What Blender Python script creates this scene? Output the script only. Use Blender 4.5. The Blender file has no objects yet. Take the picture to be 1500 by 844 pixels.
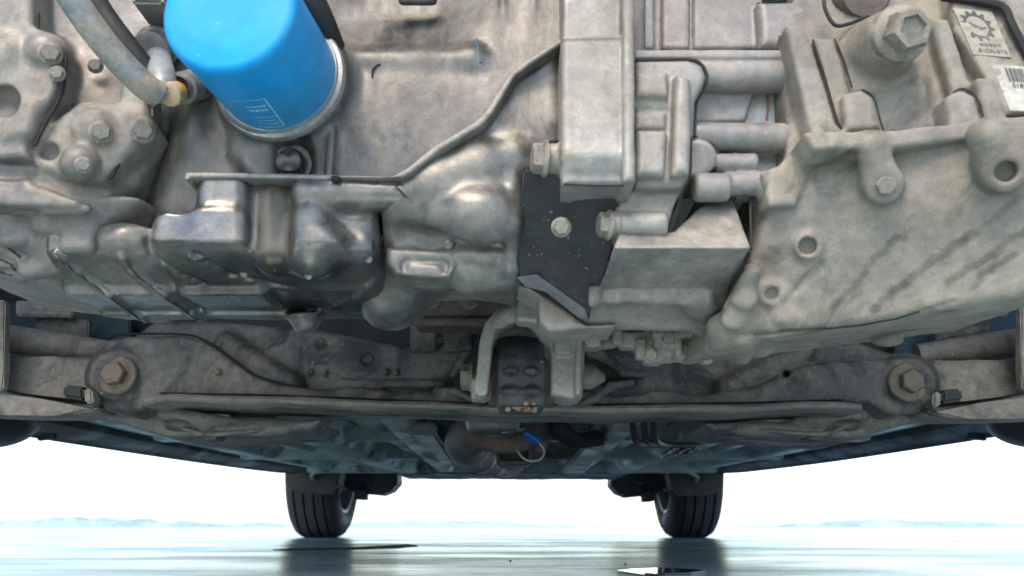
import bpy, bmesh, math, random
import numpy as np
from mathutils import Vector, Matrix, Euler

# ------------------------------------------------------------------ camera, sky, sun, exposure
scene = bpy.context.scene
COL = scene.collection
F_PX, CX, CY = 1200.0, 750.0, 422.0
PITCH = math.atan(350.0 / 1200.0)
CAM_H = 0.039
cam_data = bpy.data.cameras.new('camera')
cam_data.sensor_width = 36.0
cam_data.lens = 36.0 * F_PX / 1500.0
cam_data.clip_start = 0.01
cam_data.clip_end = 3000.0
cam_data.dof.use_dof = True
cam_data.dof.focus_distance = 0.78
cam_data.dof.aperture_fstop = 11.0
cam = bpy.data.objects.new('camera', cam_data)
COL.objects.link(cam)
cam.location = (0, 0, CAM_H)
cam.rotation_euler = (math.pi / 2 + PITCH, 0, 0)
scene.camera = cam

world = bpy.data.worlds.new('World')
scene.world = world
world.use_nodes = True
wn = world.node_tree
SUN_EL, SUN_AZ = math.radians(48), math.radians(196)     # azimuth from +Y clockwise: behind the camera, a little left
sky = wn.nodes.new('ShaderNodeTexSky')
sky.sky_type = 'NISHITA'
sky.sun_disc = False
sky.sun_elevation = SUN_EL
sky.sun_rotation = SUN_AZ
sky.air_density = 1.0
sky.ozone_density = 1.0
sky.dust_density = 1.0
bg = wn.nodes['Background']
bg.inputs['Strength'].default_value = 0.15
wn.links.new(sky.outputs[0], bg.inputs['Color'])

sun_data = bpy.data.lights.new('sun', 'SUN')
sun_data.energy = 1.35
sun_data.angle = math.radians(30)
sun_data.color = (1.0, 0.86, 0.68)
sun = bpy.data.objects.new('sun', sun_data)
COL.objects.link(sun)
sd = Vector((math.sin(SUN_AZ) * math.cos(SUN_EL), math.cos(SUN_AZ) * math.cos(SUN_EL), math.sin(SUN_EL)))
sun.rotation_euler = sd.to_track_quat('Z', 'Y').to_euler()
sun.location = (0, -3, 5)

vs = scene.view_settings
vs.view_transform = 'Standard'
vs.look = 'None'
vs.exposure = 1.34
vs.gamma = 1.0
vs.use_curve_mapping = False
scene.cycles.max_bounces = 8
scene.cycles.diffuse_bounces = 4
scene.cycles.glossy_bounces = 4

# ------------------------------------------------------------------ geometry helpers
CT, ST = math.cos(PITCH), math.sin(PITCH)
def V(px, py, Y):
    """point in the car, at distance Y along the car's axis"""
    dx, dy = (px - CX) / F_PX, (CY - py) / F_PX
    d = np.array([dx, CT - dy * ST, ST + dy * CT])
    return np.array([0, 0, CAM_H]) + d * (Y / d[1])
def VV(pts, Y=None):
    return [V(p[0], p[1], p[2] if len(p) > 2 else Y) for p in pts]
def psize(n, px, py, Y):
    """length in metres of n pixels there"""
    return float(np.linalg.norm(V(px + n, py, Y) - V(px, py, Y)))

def smin(a, b, k):
    if k <= 0: return np.minimum(a, b)
    h = np.maximum(k - np.abs(a - b), 0) / k
    return np.minimum(a, b) - h * h * k * 0.25
def smax(a, b, k):
    return -smin(-a, -b, k)

def poly_sdf(px, pz, poly):
    """signed distance to a 2-D polygon, px/pz broadcastable arrays"""
    n = len(poly)
    d = None; s = None
    for i in range(n):
        ax, az = poly[i]; bx, bz = poly[(i - 1) % n]
        ex, ez = bx - ax, bz - az
        wx, wz = px - ax, pz - az
        t = np.clip((wx * ex + wz * ez) / (ex * ex + ez * ez + 1e-12), 0, 1)
        q = (wx - ex * t) ** 2 + (wz - ez * t) ** 2
        d = q if d is None else np.minimum(d, q)
        c1 = pz >= az; c2 = pz < bz; c3 = ex * wz > ez * wx
        flip = (c1 & c2 & c3) | (~c1 & ~c2 & ~c3)
        s = np.where(flip, -1.0, 1.0) if s is None else s * np.where(flip, -1.0, 1.0)
    return (s * np.sqrt(d)).astype(np.float32)

def tps(ctrl, x, z):
    """thin-plate surface y(x, z) through control points (px, py, Y)"""
    p = np.array([V(*c) for c in ctrl])
    n = len(p)
    def phi(r2): return 0.5 * r2 * np.log(r2 + 1e-9)
    A = np.zeros((n + 3, n + 3))
    d2 = (p[:, None, 0] - p[None, :, 0]) ** 2 + (p[:, None, 2] - p[None, :, 2]) ** 2
    A[:n, :n] = phi(d2) + np.eye(n) * 2e-5
    A[:n, n] = 1; A[:n, n + 1] = p[:, 0]; A[:n, n + 2] = p[:, 2]
    A[n:, :n] = A[:n, n:].T
    w = np.linalg.solve(A, np.concatenate([p[:, 1], np.zeros(3)]))
    out = w[n] + w[n + 1] * x + w[n + 2] * z
    for i in range(n):
        out = out + w[i] * phi((x - p[i, 0]) ** 2 + (z - p[i, 2]) ** 2)
    return out

def plane3(a, b, c, inside):
    a, b, c = np.asarray(a), np.asarray(b), np.asarray(c)
    n = np.cross(b - a, c - a); n = n / np.linalg.norm(n)
    if n @ (np.asarray(inside) - a) > 0: n = -n
    return n, a
def ray_plane(px, py, pl):
    o = np.array([0, 0, CAM_H]); d = V(px, py, 1.0) - o
    return o + d * ((pl[1] - o) @ pl[0] / (d @ pl[0]))

class Vol:
    """a solid carved and built up from rounded shapes, turned into one mesh"""
    def __init__(s, lo, hi, h=0.002):
        h = h * (0.66 if h < .0025 else .72)
        s.lo = np.array(lo, float); s.h = h
        n = [int(math.ceil((hi[i] - lo[i]) / h)) + 1 for i in range(3)]
        s.ax = [(s.lo[i] + h * np.arange(n[i])).astype(np.float32) for i in range(3)]
        s.D = np.full(n, 0.03, np.float32)
    @classmethod
    def around(cls, pts, y0, y1, h=0.002, m=0.012):
        p = np.array(pts)
        return cls((p[:, 0].min() - m, y0 - m, p[:, 2].min() - m), (p[:, 0].max() + m, y1 + m, p[:, 2].max() + m), h)
    def win(s, lo, hi, m):
        sl = []
        for i in range(3):
            a = int(np.clip(math.floor((lo[i] - m - s.lo[i]) / s.h), 0, len(s.ax[i])))
            b = int(np.clip(math.ceil((hi[i] + m - s.lo[i]) / s.h) + 1, 0, len(s.ax[i])))
            sl.append(slice(a, b))
        return tuple(sl)
    def grid(s, sl):
        return (s.ax[0][sl[0]][:, None, None], s.ax[1][sl[1]][None, :, None], s.ax[2][sl[2]][None, None, :])
    def put(s, sl, d, k, sub=False):
        if s.D[sl].size == 0: return
        d = d.astype(np.float32)
        s.D[sl] = smax(s.D[sl], -d, k) if sub else smin(s.D[sl], d, k)
    def cap(s, a, b, ra, rb=None, k=0.004, sub=False):
        rb = ra if rb is None else rb
        a = np.asarray(a, float); b = np.asarray(b, float); r = max(ra, rb)
        sl = s.win(np.minimum(a, b) - r, np.maximum(a, b) + r, k + 3 * s.h)
        X, Y, Z = s.grid(sl)
        e = b - a; L = float(e @ e) + 1e-12
        t = np.clip(((X - a[0]) * e[0] + (Y - a[1]) * e[1] + (Z - a[2]) * e[2]) / L, 0, 1)
        d = np.sqrt((X - a[0] - e[0] * t) ** 2 + (Y - a[1] - e[1] * t) ** 2 + (Z - a[2] - e[2] * t) ** 2) - (ra + (rb - ra) * t)
        s.put(sl, d, k, sub)
    def path(s, pts, r, k=0.004, sub=False):
        for i in range(len(pts) - 1):
            s.cap(pts[i], pts[i + 1], r, None, k, sub)
    def cyl(s, a, b, r, rb=None, rnd=0.001, k=0.003, sub=False):
        rb = r if rb is None else rb
        a = np.asarray(a, float); b = np.asarray(b, float); R = max(r, rb)
        sl = s.win(np.minimum(a, b) - R, np.maximum(a, b) + R, k + 3 * s.h)
        X, Y, Z = s.grid(sl)
        e = b - a; L = np.linalg.norm(e); e = e / L
        t = (X - a[0]) * e[0] + (Y - a[1]) * e[1] + (Z - a[2]) * e[2]
        q = np.sqrt(np.maximum((X - a[0]) ** 2 + (Y - a[1]) ** 2 + (Z - a[2]) ** 2 - t * t, 0))
        tt = np.clip(t / L, 0, 1)
        d1 = q - (r + (rb - r) * tt) + rnd
        d2 = np.abs(t - L / 2) - L / 2 + rnd
        d = np.minimum(np.maximum(d1, d2), 0) + np.sqrt(np.maximum(d1, 0) ** 2 + np.maximum(d2, 0) ** 2) - rnd
        s.put(sl, d, k, sub)
    def ell(s, c, r, k=0.006, sub=False):
        c = np.asarray(c, float); r = np.asarray(r, float)
        sl = s.win(c - r, c + r, k + 3 * s.h)
        X, Y, Z = s.grid(sl)
        q = np.sqrt(((X - c[0]) / r[0]) ** 2 + ((Y - c[1]) / r[1]) ** 2 + ((Z - c[2]) / r[2]) ** 2)
        q2 = np.sqrt(((X - c[0]) / r[0] ** 2) ** 2 + ((Y - c[1]) / r[1] ** 2) ** 2 + ((Z - c[2]) / r[2] ** 2) ** 2) + 1e-9
        s.put(sl, q * (q - 1) / q2, k, sub)
    def box(s, c, half, rot=(0, 0, 0), rnd=0.002, k=0.003, sub=False):
        c = np.asarray(c, float); half = np.asarray(half, float)
        M = np.array(Euler(rot).to_matrix())
        ext = np.abs(M) @ half
        sl = s.win(c - ext, c + ext, k + 3 * s.h)
        X, Y, Z = s.grid(sl)
        dx, dy, dz = X - c[0], Y - c[1], Z - c[2]
        q = [np.abs(M[0, i] * dx + M[1, i] * dy + M[2, i] * dz) - half[i] + rnd for i in range(3)]
        d = np.minimum(np.maximum(np.maximum(q[0], q[1]), q[2]), 0) + np.sqrt(sum(np.maximum(v, 0) ** 2 for v in q)) - rnd
        s.put(sl, d, k, sub)
    def prism(s, pts, y0, y1, rnd=0.002, k=0.003, sub=False, ctrl=None, path=None):
        """outline in x/z (3-D points) from the front face y0 (or the surface ctrl) back to y1"""
        p = np.array(pts)[:, [0, 2]]
        t = path or 0.0
        sl = s.win((p[:, 0].min() - t, y0 - (0.12 if ctrl else 0), p[:, 1].min() - t),
                   (p[:, 0].max() + t, y1, p[:, 1].max() + t), k + 3 * s.h)
        X, Y, Z = s.grid(sl)
        if s.D[sl].size == 0: return
        x2, z2 = X[:, 0, :], Z[:, 0, :]
        if path:
            d2 = None
            for i in range(len(p) - 1):
                e = p[i + 1] - p[i]; w0, w1 = x2 - p[i][0], z2 - p[i][1]
                u = np.clip((w0 * e[0] + w1 * e[1]) / (e @ e + 1e-12), 0, 1)
                q = np.sqrt((w0 - e[0] * u) ** 2 + (w1 - e[1] * u) ** 2)
                d2 = q if d2 is None else np.minimum(d2, q)
            d2 = d2 - path
        else:
            d2 = poly_sdf(x2, z2, [tuple(v) for v in p])
        if ctrl:
            f = tps(ctrl, x2.astype(float), z2.astype(float))
            gx, gz = np.gradient(f, s.h)
            sc = 1 / np.sqrt(1 + gx ** 2 + gz ** 2)
            dy = np.maximum((f[:, None, :] - Y) * sc[:, None, :], Y - y1)
        else:
            dy = np.abs(Y - (y0 + y1) / 2) - (y1 - y0) / 2
        a = d2[:, None, :] + rnd; b = dy + rnd
        d = np.minimum(np.maximum(a, b), 0) + np.sqrt(np.maximum(a, 0) ** 2 + np.maximum(b, 0) ** 2) - rnd
        s.put(sl, d, k, sub)
    def xprism(s, prof, x0, x1, rnd=0.002, k=0.003, sub=False):
        """profile in y/z swept along x"""
        p = np.array(prof)
        sl = s.win((x0, p[:, 0].min(), p[:, 1].min()), (x1, p[:, 0].max(), p[:, 1].max()), k + 3 * s.h)
        if s.D[sl].size == 0: return
        X, Y, Z = s.grid(sl)
        d2 = poly_sdf(Y[0], Z[0], [tuple(v) for v in p])[None]
        dx = np.abs(X - (x0 + x1) / 2) - (x1 - x0) / 2
        a = d2 + rnd; b = dx + rnd
        d = np.minimum(np.maximum(a, b), 0) + np.sqrt(np.maximum(a, 0) ** 2 + np.maximum(b, 0) ** 2) - rnd
        s.put(sl, d, k, sub)
    def convex(s, planes, k=.003, ku=.003, sub=False, lo=None, hi=None):
        """solid bounded by planes (unit outward normal, point)"""
        sl = (slice(None),) * 3 if lo is None else s.win(lo, hi, ku + 3 * s.h)
        X, Y, Z = s.grid(sl)
        d = None
        for n, p in planes:
            q = (X - p[0]) * n[0] + (Y - p[1]) * n[1] + (Z - p[2]) * n[2]
            d = q if d is None else smax(d, q, k)
        s.put(sl, d + np.zeros_like(s.D[sl]), ku, sub)
    def hit(s, px, py, y0=.40, y1=.68, lift=0.0):
        """first point of the solid met along a line of sight, pulled back by lift"""
        o = np.array([0, 0, CAM_H]); a = V(px, py, y0); b = V(px, py, y1)
        n = int(np.linalg.norm(b - a) / (s.h * .35))
        t = np.linspace(0, 1, n)[:, None]; P = a + (b - a) * t
        I = np.round((P - s.lo) / s.h).astype(int)
        ok = np.all((I >= 0) & (I < np.array(s.D.shape)), 1)
        val = np.full(n, 1.0); J = I[ok]; val[ok] = s.D[J[:, 0], J[:, 1], J[:, 2]]
        w = np.nonzero(val < 0)[0]
        p = P[w[0]] if len(w) else P[n // 2]
        return p + (o - p) / np.linalg.norm(o - p) * lift
    def hits(s, pts, lift=0.0, sub=6, **k):
        """points along a pixel polyline laid onto the surface"""
        out = []
        for (x0, y0), (x1, y1) in zip(pts, pts[1:]):
            for i in range(sub): out.append(s.hit(x0 + (x1 - x0) * i / sub, y0 + (y1 - y0) * i / sub, lift=lift, **k))
        out.append(s.hit(*pts[-1], lift=lift, **k))
        return out
    def rough(s, amp, scale, seed=0):
        """uneven cast or caked surface"""
        rg = np.random.default_rng(seed)
        X, Y, Z = s.grid((slice(None),) * 3)
        n = np.zeros_like(s.D)
        for i in range(7):
            w = rg.normal(size=3); w = w / np.linalg.norm(w) * (2 * math.pi / scale) * (0.6 + 0.25 * i)
            n += (np.sin(w[0] * X + rg.uniform(0, 6)) * np.sin(w[1] * Y + w[2] * Z + rg.uniform(0, 6))).astype(np.float32) / (1 + 0.4 * i)
        s.D += amp * 0.5 * n
    def mesh(s, name, smooth=1):
        D = s.D
        D[0] = D[-1] = 0.01; D[:, 0] = D[:, -1] = 0.01; D[:, :, 0] = D[:, :, -1] = 0.01
        ins = D < 0
        nx, ny, nz = D.shape
        cnt = np.zeros((nx - 1, ny - 1, nz - 1), np.int8)
        for i in (0, 1):
            for j in (0, 1):
                for k in (0, 1):
                    cnt += ins[i:nx - 1 + i, j:ny - 1 + j, k:nz - 1 + k]
        act = (cnt > 0) & (cnt < 8)
        idx = np.full(act.shape, -1, np.int64)
        c = np.argwhere(act)
        idx[act] = np.arange(len(c))
        pos = np.zeros((len(c), 3)); num = np.zeros(len(c))
        for axis in range(3):
            o1, o2 = [a for a in range(3) if a != axis]
            for u in (0, 1):
                for w in (0, 1):
                    a = c.copy(); a[:, o1] += u; a[:, o2] += w
                    b = a.copy(); b[:, axis] += 1
                    da = D[a[:, 0], a[:, 1], a[:, 2]]; db = D[b[:, 0], b[:, 1], b[:, 2]]
                    m = (da < 0) != (db < 0)
                    t = np.where(m, da / np.where(m, da - db, 1), 0)
                    q = a.astype(float); q[:, axis] += t
                    pos[m] += q[m]; num[m] += 1
        pos = s.lo + s.h * pos / num[:, None]
        quads = []
        for axis in range(3):
            o1, o2 = [a for a in range(3) if a != axis]
            A = ins.take(range(0, D.shape[axis] - 1), axis); B = ins.take(range(1, D.shape[axis]), axis)
            e = np.argwhere(A != B)
            ok = (e[:, o1] > 0) & (e[:, o2] > 0) & (e[:, o1] < D.shape[o1] - 1) & (e[:, o2] < D.shape[o2] - 1)
            e = e[ok]
            q = []
            for u, w in ((1, 1), (0, 1), (0, 0), (1, 0)):
                cc = e.copy(); cc[:, o1] -= u; cc[:, o2] -= w
                q.append(idx[cc[:, 0], cc[:, 1], cc[:, 2]])
            q = np.stack(q, 1)
            fl = A[e[:, 0], e[:, 1], e[:, 2]]
            if axis == 1: fl = ~fl
            q[~fl] = q[~fl][:, ::-1]
            quads.append(q)
        quads = np.concatenate(quads)
        for _ in range(smooth):
            acc = np.zeros_like(pos); n = np.zeros(len(pos))
            for i in range(4):
                for j in (1, 3):
                    np.add.at(acc, quads[:, i], pos[quads[:, (i + j) % 4]]); np.add.at(n, quads[:, i], 1)
            pos = pos * 0.5 + 0.5 * acc / np.maximum(n, 1)[:, None]
        me = bpy.data.meshes.new(name)
        me.vertices.add(len(pos)); me.vertices.foreach_set('co', pos.ravel())
        me.loops.add(len(quads) * 4); me.loops.foreach_set('vertex_index', quads.ravel().astype(np.int32))
        me.polygons.add(len(quads))
        me.polygons.foreach_set('loop_start', np.arange(0, len(quads) * 4, 4, dtype=np.int32))
        me.polygons.foreach_set('use_smooth', np.ones(len(quads), bool))
        me.update(calc_edges=True)
        return me

CAR_LOC = Vector((0, 2.15, 0))
def link(name, me, m, parent=None, loc=None, mtx=None, label=None):
    o = bpy.data.objects.new(name, me)
    COL.objects.link(o)
    if m is not None and not me.materials: me.materials.append(m)
    if parent is not None:
        o.parent = parent
        if parent.get('category'): o.matrix_parent_inverse = Matrix.Translation(-CAR_LOC)
    if mtx is not None: o.matrix_basis = mtx
    elif loc is not None: o.location = loc
    if label: o['label'] = label
    return o

def bm_mesh(bm, name, smooth=True, angle=35):
    bmesh.ops.recalc_face_normals(bm, faces=bm.faces)
    me = bpy.data.meshes.new(name)
    if smooth:
        for f in bm.faces: f.smooth = True
        for e in bm.edges:
            if len(e.link_faces) == 2 and e.calc_face_angle(0) > math.radians(angle): e.smooth = False
    bm.to_mesh(me); bm.free()
    return me

def frame(axis):
    z = Vector(axis).normalized()
    return z.to_track_quat('Z', 'Y').to_matrix().to_4x4()
def at(p, axis=(0, -1, 0), s=1.0, spin=0.0):
    return Matrix.Translation(Vector(p)) @ frame(axis) @ Matrix.Rotation(spin, 4, 'Z') @ Matrix.Diagonal((s, s, s, 1))

def lathe_bm(prof, n=32, bm=None, M=None):
    """profile (r, z) revolved about z"""
    bm = bm or bmesh.new()
    rings = []
    for r, z in prof:
        if r < 1e-6:
            rings.append([bm.verts.new((0, 0, z))])
        else:
            rings.append([bm.verts.new((r * math.cos(2 * math.pi * i / n), r * math.sin(2 * math.pi * i / n), z)) for i in range(n)])
    for a, b in zip(rings, rings[1:]):
        for i in range(n):
            va = [a[i % len(a)], a[(i + 1) % len(a)]] if len(a) > 1 else [a[0]]
            vb = [b[(i + 1) % len(b)], b[i % len(b)]] if len(b) > 1 else [b[0]]
            f = list(dict.fromkeys(va + vb))
            if len(f) > 2: bm.faces.new(f)
    if M is not None: bmesh.ops.transform(bm, matrix=M, verts=[v for r in rings for v in r])
    return bm

def spline(pts, n=8):
    p = [Vector(v) for v in pts]
    p = [p[0] * 2 - p[1]] + p + [p[-1] * 2 - p[-2]]
    out = []
    for i in range(1, len(p) - 2):
        for j in range(n):
            t = j / n
            out.append(0.5 * ((2 * p[i]) + (p[i + 1] - p[i - 1]) * t + (2 * p[i - 1] - 5 * p[i] + 4 * p[i + 1] - p[i + 2]) * t * t
                              + (3 * p[i] - p[i - 1] - 3 * p[i + 1] + p[i + 2]) * t ** 3))
    out.append(p[-2])
    return out

def tube_bm(pts, r, n=12, bm=None, caps=True, flat=1.0):
    """round (or flattened) tube along points; r a number or a list"""
    bm = bm or bmesh.new()
    pts = [Vector(p) for p in pts]
    rr = r if isinstance(r, (list, tuple)) else [r] * len(pts)
    up = None; rings = []
    for i, p in enumerate(pts):
        t = (pts[min(i + 1, len(pts) - 1)] - pts[max(i - 1, 0)]).normalized()
        if up is None:
            up = Vector((0, 0, 1)) if abs(t.z) < 0.9 else Vector((0, 1, 0))
        up = (up - t * up.dot(t)).normalized()
        sd_ = t.cross(up)
        rings.append([bm.verts.new(p + (sd_ * math.cos(2 * math.pi * j / n) + up * math.sin(2 * math.pi * j / n) * flat) * rr[i]) for j in range(n)])
    for a, b in zip(rings, rings[1:]):
        for j in range(n):
            bm.faces.new((a[j], a[(j + 1) % n], b[(j + 1) % n], b[j]))
    if caps:
        bm.faces.new(rings[0][::-1]); bm.faces.new(rings[-1])
    return bm

def slab_bm(front, back, bm=None, bev=0.0):
    """solid between two matching outlines"""
    bm = bm or bmesh.new()
    a = [bm.verts.new(Vector(p)) for p in front]; b = [bm.verts.new(Vector(p)) for p in back]
    n = len(a)
    bm.faces.new(a); bm.faces.new(b[::-1])
    for i in range(n):
        bm.faces.new((a[i], b[i], b[(i + 1) % n], a[(i + 1) % n]))
    if bev:
        bmesh.ops.bevel(bm, geom=[e for e in bm.edges], offset=bev, segments=2, affect='EDGES')
    return bm
def plate(pts, thick, axis=(0, 1, 0), bev=0.0008):
    ax = Vector(axis).normalized() * thick
    return slab_bm([Vector(p) for p in pts], [Vector(p) + ax for p in pts], bev=bev)

# ------------------------------------------------------------------ materials
MATS = {}
def lin(c):
    c = c / 255.0
    return c / 12.92 if c <= 0.04045 else ((c + 0.055) / 1.055) ** 2.4
def mat(name, base, dust, amount=0.5, scale=18.0, metal=0.0, rough=(0.45, 0.8), bump=0.25, bscale=160.0,
        stain=None, stain_amt=0.0, stain_scale=9.0, streak=(1, 1, 1), fleck=None, fleck_amt=0.0, coat=0.0, spec=0.5, var=0.28, lines=0.0, rot=0.0, patches=(), dirt=None):
    m = bpy.data.materials.new(name); m.use_nodes = True
    nt = m.node_tree; N = nt.nodes; L = nt.links
    b = N['Principled BSDF']
    tc = N.new('ShaderNodeTexCoord')
    mp = N.new('ShaderNodeMapping'); L.new(tc.outputs['Object'], mp.inputs['Vector'])
    mp.inputs['Scale'].default_value = streak
    if rot:
        mp0 = N.new('ShaderNodeMapping'); L.new(tc.outputs['Object'], mp0.inputs['Vector']); mp0.inputs['Rotation'].default_value = (0, rot, 0)
        L.new(mp0.outputs[0], mp.inputs['Vector'])
    def noise(sc, det=6, ro=0.6, vec=None, dist=0.0):
        n = N.new('ShaderNodeTexNoise'); n.inputs['Scale'].default_value = sc; n.inputs['Detail'].default_value = det
        n.inputs['Roughness'].default_value = ro; n.inputs['Distortion'].default_value = dist
        L.new(vec or tc.outputs['Object'], n.inputs['Vector']); return n.outputs['Fac']
    def ramp(src, a, c):
        r = N.new('ShaderNodeMapRange'); r.inputs['From Min'].default_value = a; r.inputs['From Max'].default_value = c
        L.new(src, r.inputs['Value']); return r.outputs['Result']
    def mix(f, a, c):
        x = N.new('ShaderNodeMix'); x.data_type = 'RGBA'
        if isinstance(f, float): x.inputs['Factor'].default_value = f
        else: L.new(f, x.inputs['Factor'])
        for sock, v in ((x.inputs[6], a), (x.inputs[7], c)):
            if isinstance(v, tuple): sock.default_value = (*v, 1)
            else: L.new(v, sock)
        return x.outputs[2]
    n1 = noise(scale, 8, 0.65, mp.outputs[0])
    lo = 0.72 - 0.5 * amount
    f = ramp(n1, lo - 0.14, lo + 0.14)
    c = mix(f, base, dust)
    def mul(c, d):
        mu = N.new('ShaderNodeMix'); mu.data_type = 'RGBA'; mu.blend_type = 'MULTIPLY'; mu.inputs['Factor'].default_value = 1.0
        L.new(c, mu.inputs[6]); L.new(d, mu.inputs[7]); return mu.outputs[2]
    n3 = noise(scale * 6, 5, 0.7)                                # fine mottling
    c = mul(c, mix(ramp(n3, 0.3, 0.75), (1 - var, 1 - var, 1 - var * .97), (1 + var * .7, 1 + var * .68, 1 + var * .62)))
    n6 = noise(scale * .45, 5, 0.7, mp.outputs[0], 0.4)          # broad patches
    c = mul(c, mix(ramp(n6, 0.35, 0.65), (1 - var * .8, 1 - var * .82, 1 - var * .86), (1 + var * .5, 1 + var * .5, 1 + var * .5)))
    n7 = noise(900, 2, 0.5)                                      # casting grain
    c = mul(c, mix(ramp(n7, 0.35, 0.65), (1 - var * .25,) * 3, (1 + var * .22,) * 3))
    if lines:
        n8 = noise(scale * 1.1, 4, 0.55, mp.outputs[0], 0.6)     # dried drip lines
        ab = N.new('ShaderNodeMath'); ab.operation = 'SUBTRACT'; L.new(n8, ab.inputs[0]); ab.inputs[1].default_value = 0.5
        ab2 = N.new('ShaderNodeMath'); ab2.operation = 'ABSOLUTE'; L.new(ab.outputs[0], ab2.inputs[0])
        r1 = ramp(ab2.outputs[0], 0.012 , 0.002)
        r2 = ramp(noise(scale * .8, 3, 0.5), 0.5, 0.62)
        pr = N.new('ShaderNodeMath'); pr.operation = 'MULTIPLY'; L.new(r1, pr.inputs[0]); L.new(r2, pr.inputs[1])
        pr2 = N.new('ShaderNodeMath'); pr2.operation = 'MULTIPLY'; L.new(pr.outputs[0], pr2.inputs[0]); pr2.inputs[1].default_value = lines
        c = mix(pr2.outputs[0], c, (0.06, 0.055, 0.05))
    if stain:
        n2 = noise(stain_scale, 7, 0.62, mp.outputs[0], 0.8)
        lo = 0.75 - 0.45 * stain_amt
        c = mix(ramp(n2, lo - 0.05, lo + 0.07), c, stain)
    patch_r = None
    for (cen, rad, colr, amt, wet) in patches:                   # dirt and oil at a set place, some with shade painted in
        sb = N.new('ShaderNodeVectorMath'); sb.operation = 'SUBTRACT'; L.new(tc.outputs['Object'], sb.inputs[0]); sb.inputs[1].default_value = tuple(cen)
        dv = N.new('ShaderNodeVectorMath'); dv.operation = 'DIVIDE'; L.new(sb.outputs[0], dv.inputs[0]); dv.inputs[1].default_value = tuple(rad)
        ln = N.new('ShaderNodeVectorMath'); ln.operation = 'LENGTH'; L.new(dv.outputs[0], ln.inputs[0])
        ad = N.new('ShaderNodeMath'); ad.operation = 'MULTIPLY_ADD'; L.new(noise(38, 5, .6), ad.inputs[0]); ad.inputs[1].default_value = 1.1; L.new(ln.outputs['Value'], ad.inputs[2])
        pm = N.new('ShaderNodeMath'); pm.operation = 'MULTIPLY'; L.new(ramp(ad.outputs[0], 1.75, 1.25), pm.inputs[0]); pm.inputs[1].default_value = amt
        c = mix(pm.outputs[0], c, colr)
        if wet: patch_r = (pm.outputs[0], wet)
    if dirt:                                                     # dried runs marked on the mesh
        at_ = N.new('ShaderNodeAttribute'); at_.attribute_name = 'dirt'
        nn = noise(70, 5, .65)
        ma = N.new('ShaderNodeMath'); ma.operation = 'MULTIPLY_ADD'; L.new(nn, ma.inputs[0]); ma.inputs[1].default_value = 1.3; L.new(at_.outputs['Fac'], ma.inputs[2])
        c = mix(ramp(ma.outputs[0], .95, 1.5), c, dirt)
    if fleck:
        n4 = noise(260, 2, 0.5)
        lo = 0.8 - 0.3 * fleck_amt
        c = mix(ramp(n4, lo - 0.03, lo + 0.04), c, fleck)
    L.new(c, b.inputs['Base Color'])
    rr = N.new('ShaderNodeMapRange'); L.new(f, rr.inputs['Value'])
    rr.inputs['To Min'].default_value = rough[0]; rr.inputs['To Max'].default_value = rough[1]
    ro = rr.outputs['Result']
    if patch_r:
        mr = N.new('ShaderNodeMix'); L.new(patch_r[0], mr.inputs['Factor']); L.new(ro, mr.inputs[2]); mr.inputs[3].default_value = patch_r[1]; ro = mr.outputs[0]
    L.new(ro, b.inputs['Roughness'])
    if metal:
        mm = N.new('ShaderNodeMapRange'); L.new(f, mm.inputs['Value'])
        mm.inputs['To Min'].default_value = metal; mm.inputs['To Max'].default_value = metal * 0.25
        L.new(mm.outputs['Result'], b.inputs['Metallic'])
    b.inputs['Coat Weight'].default_value = coat
    b.inputs['Specular IOR Level'].default_value = spec
    if bump:
        nb = noise(bscale, 6, 0.7)
        n5 = noise(bscale / 7, 4, 0.6)
        ad = N.new('ShaderNodeMath'); ad.operation = 'MULTIPLY_ADD'; L.new(n5, ad.inputs[0]); ad.inputs[1].default_value = 1.6; L.new(nb, ad.inputs[2])
        bp = N.new('ShaderNodeBump'); bp.inputs['Strength'].default_value = bump; bp.inputs['Distance'].default_value = 0.0007
        L.new(ad.outputs[0], bp.inputs['Height']); L.new(bp.outputs[0], b.inputs['Normal'])
    MATS[name] = m
    return m

DUST = (0.37, 0.335, 0.29)
M_ALU = mat('cast_aluminium', (0.20, 0.19, 0.178), (0.34, 0.30, 0.245), 0.45, 16, 0.35, (0.34, 0.75), 0.4, stain=(0.085, 0.075, 0.06), stain_amt=0.26, fleck=(0.42, 0.25, 0.13), fleck_amt=0.1, lines=.3, var=.34, dirt=(.10, .088, .07))
M_BLOCK = mat('block_aluminium', (0.095, 0.093, 0.09), (0.175, 0.158, 0.134), 0.42, 20, 0.45, (0.3, 0.6), 0.35, streak=(1.8, 1, 0.5), stain=(0.06, 0.056, 0.05), stain_amt=0.3, lines=.3, var=.34, dirt=(.06, .052, .042))
M_ALUL = mat('clean_aluminium', (0.275, 0.26, 0.235), (0.335, 0.30, 0.245), 0.4, 14, 0.3, (0.36, 0.7), 0.35, stain=(0.13, 0.115, 0.095), stain_amt=0.16, fleck=(0.42, 0.25, 0.15), fleck_amt=0.15, lines=.15, var=.3)
M_GEAR = mat('gearbox_casting', (0.225, 0.204, 0.172), (0.315, 0.277, 0.215), 0.5, 11, 0.12, (0.55, 0.9), 0.6, stain=(0.105, 0.092, 0.07), stain_amt=0.30, stain_scale=26, rot=math.radians(38), streak=(.6, .8, 1.2), lines=.0, var=.34, dirt=(.085, .074, .056))
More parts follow.
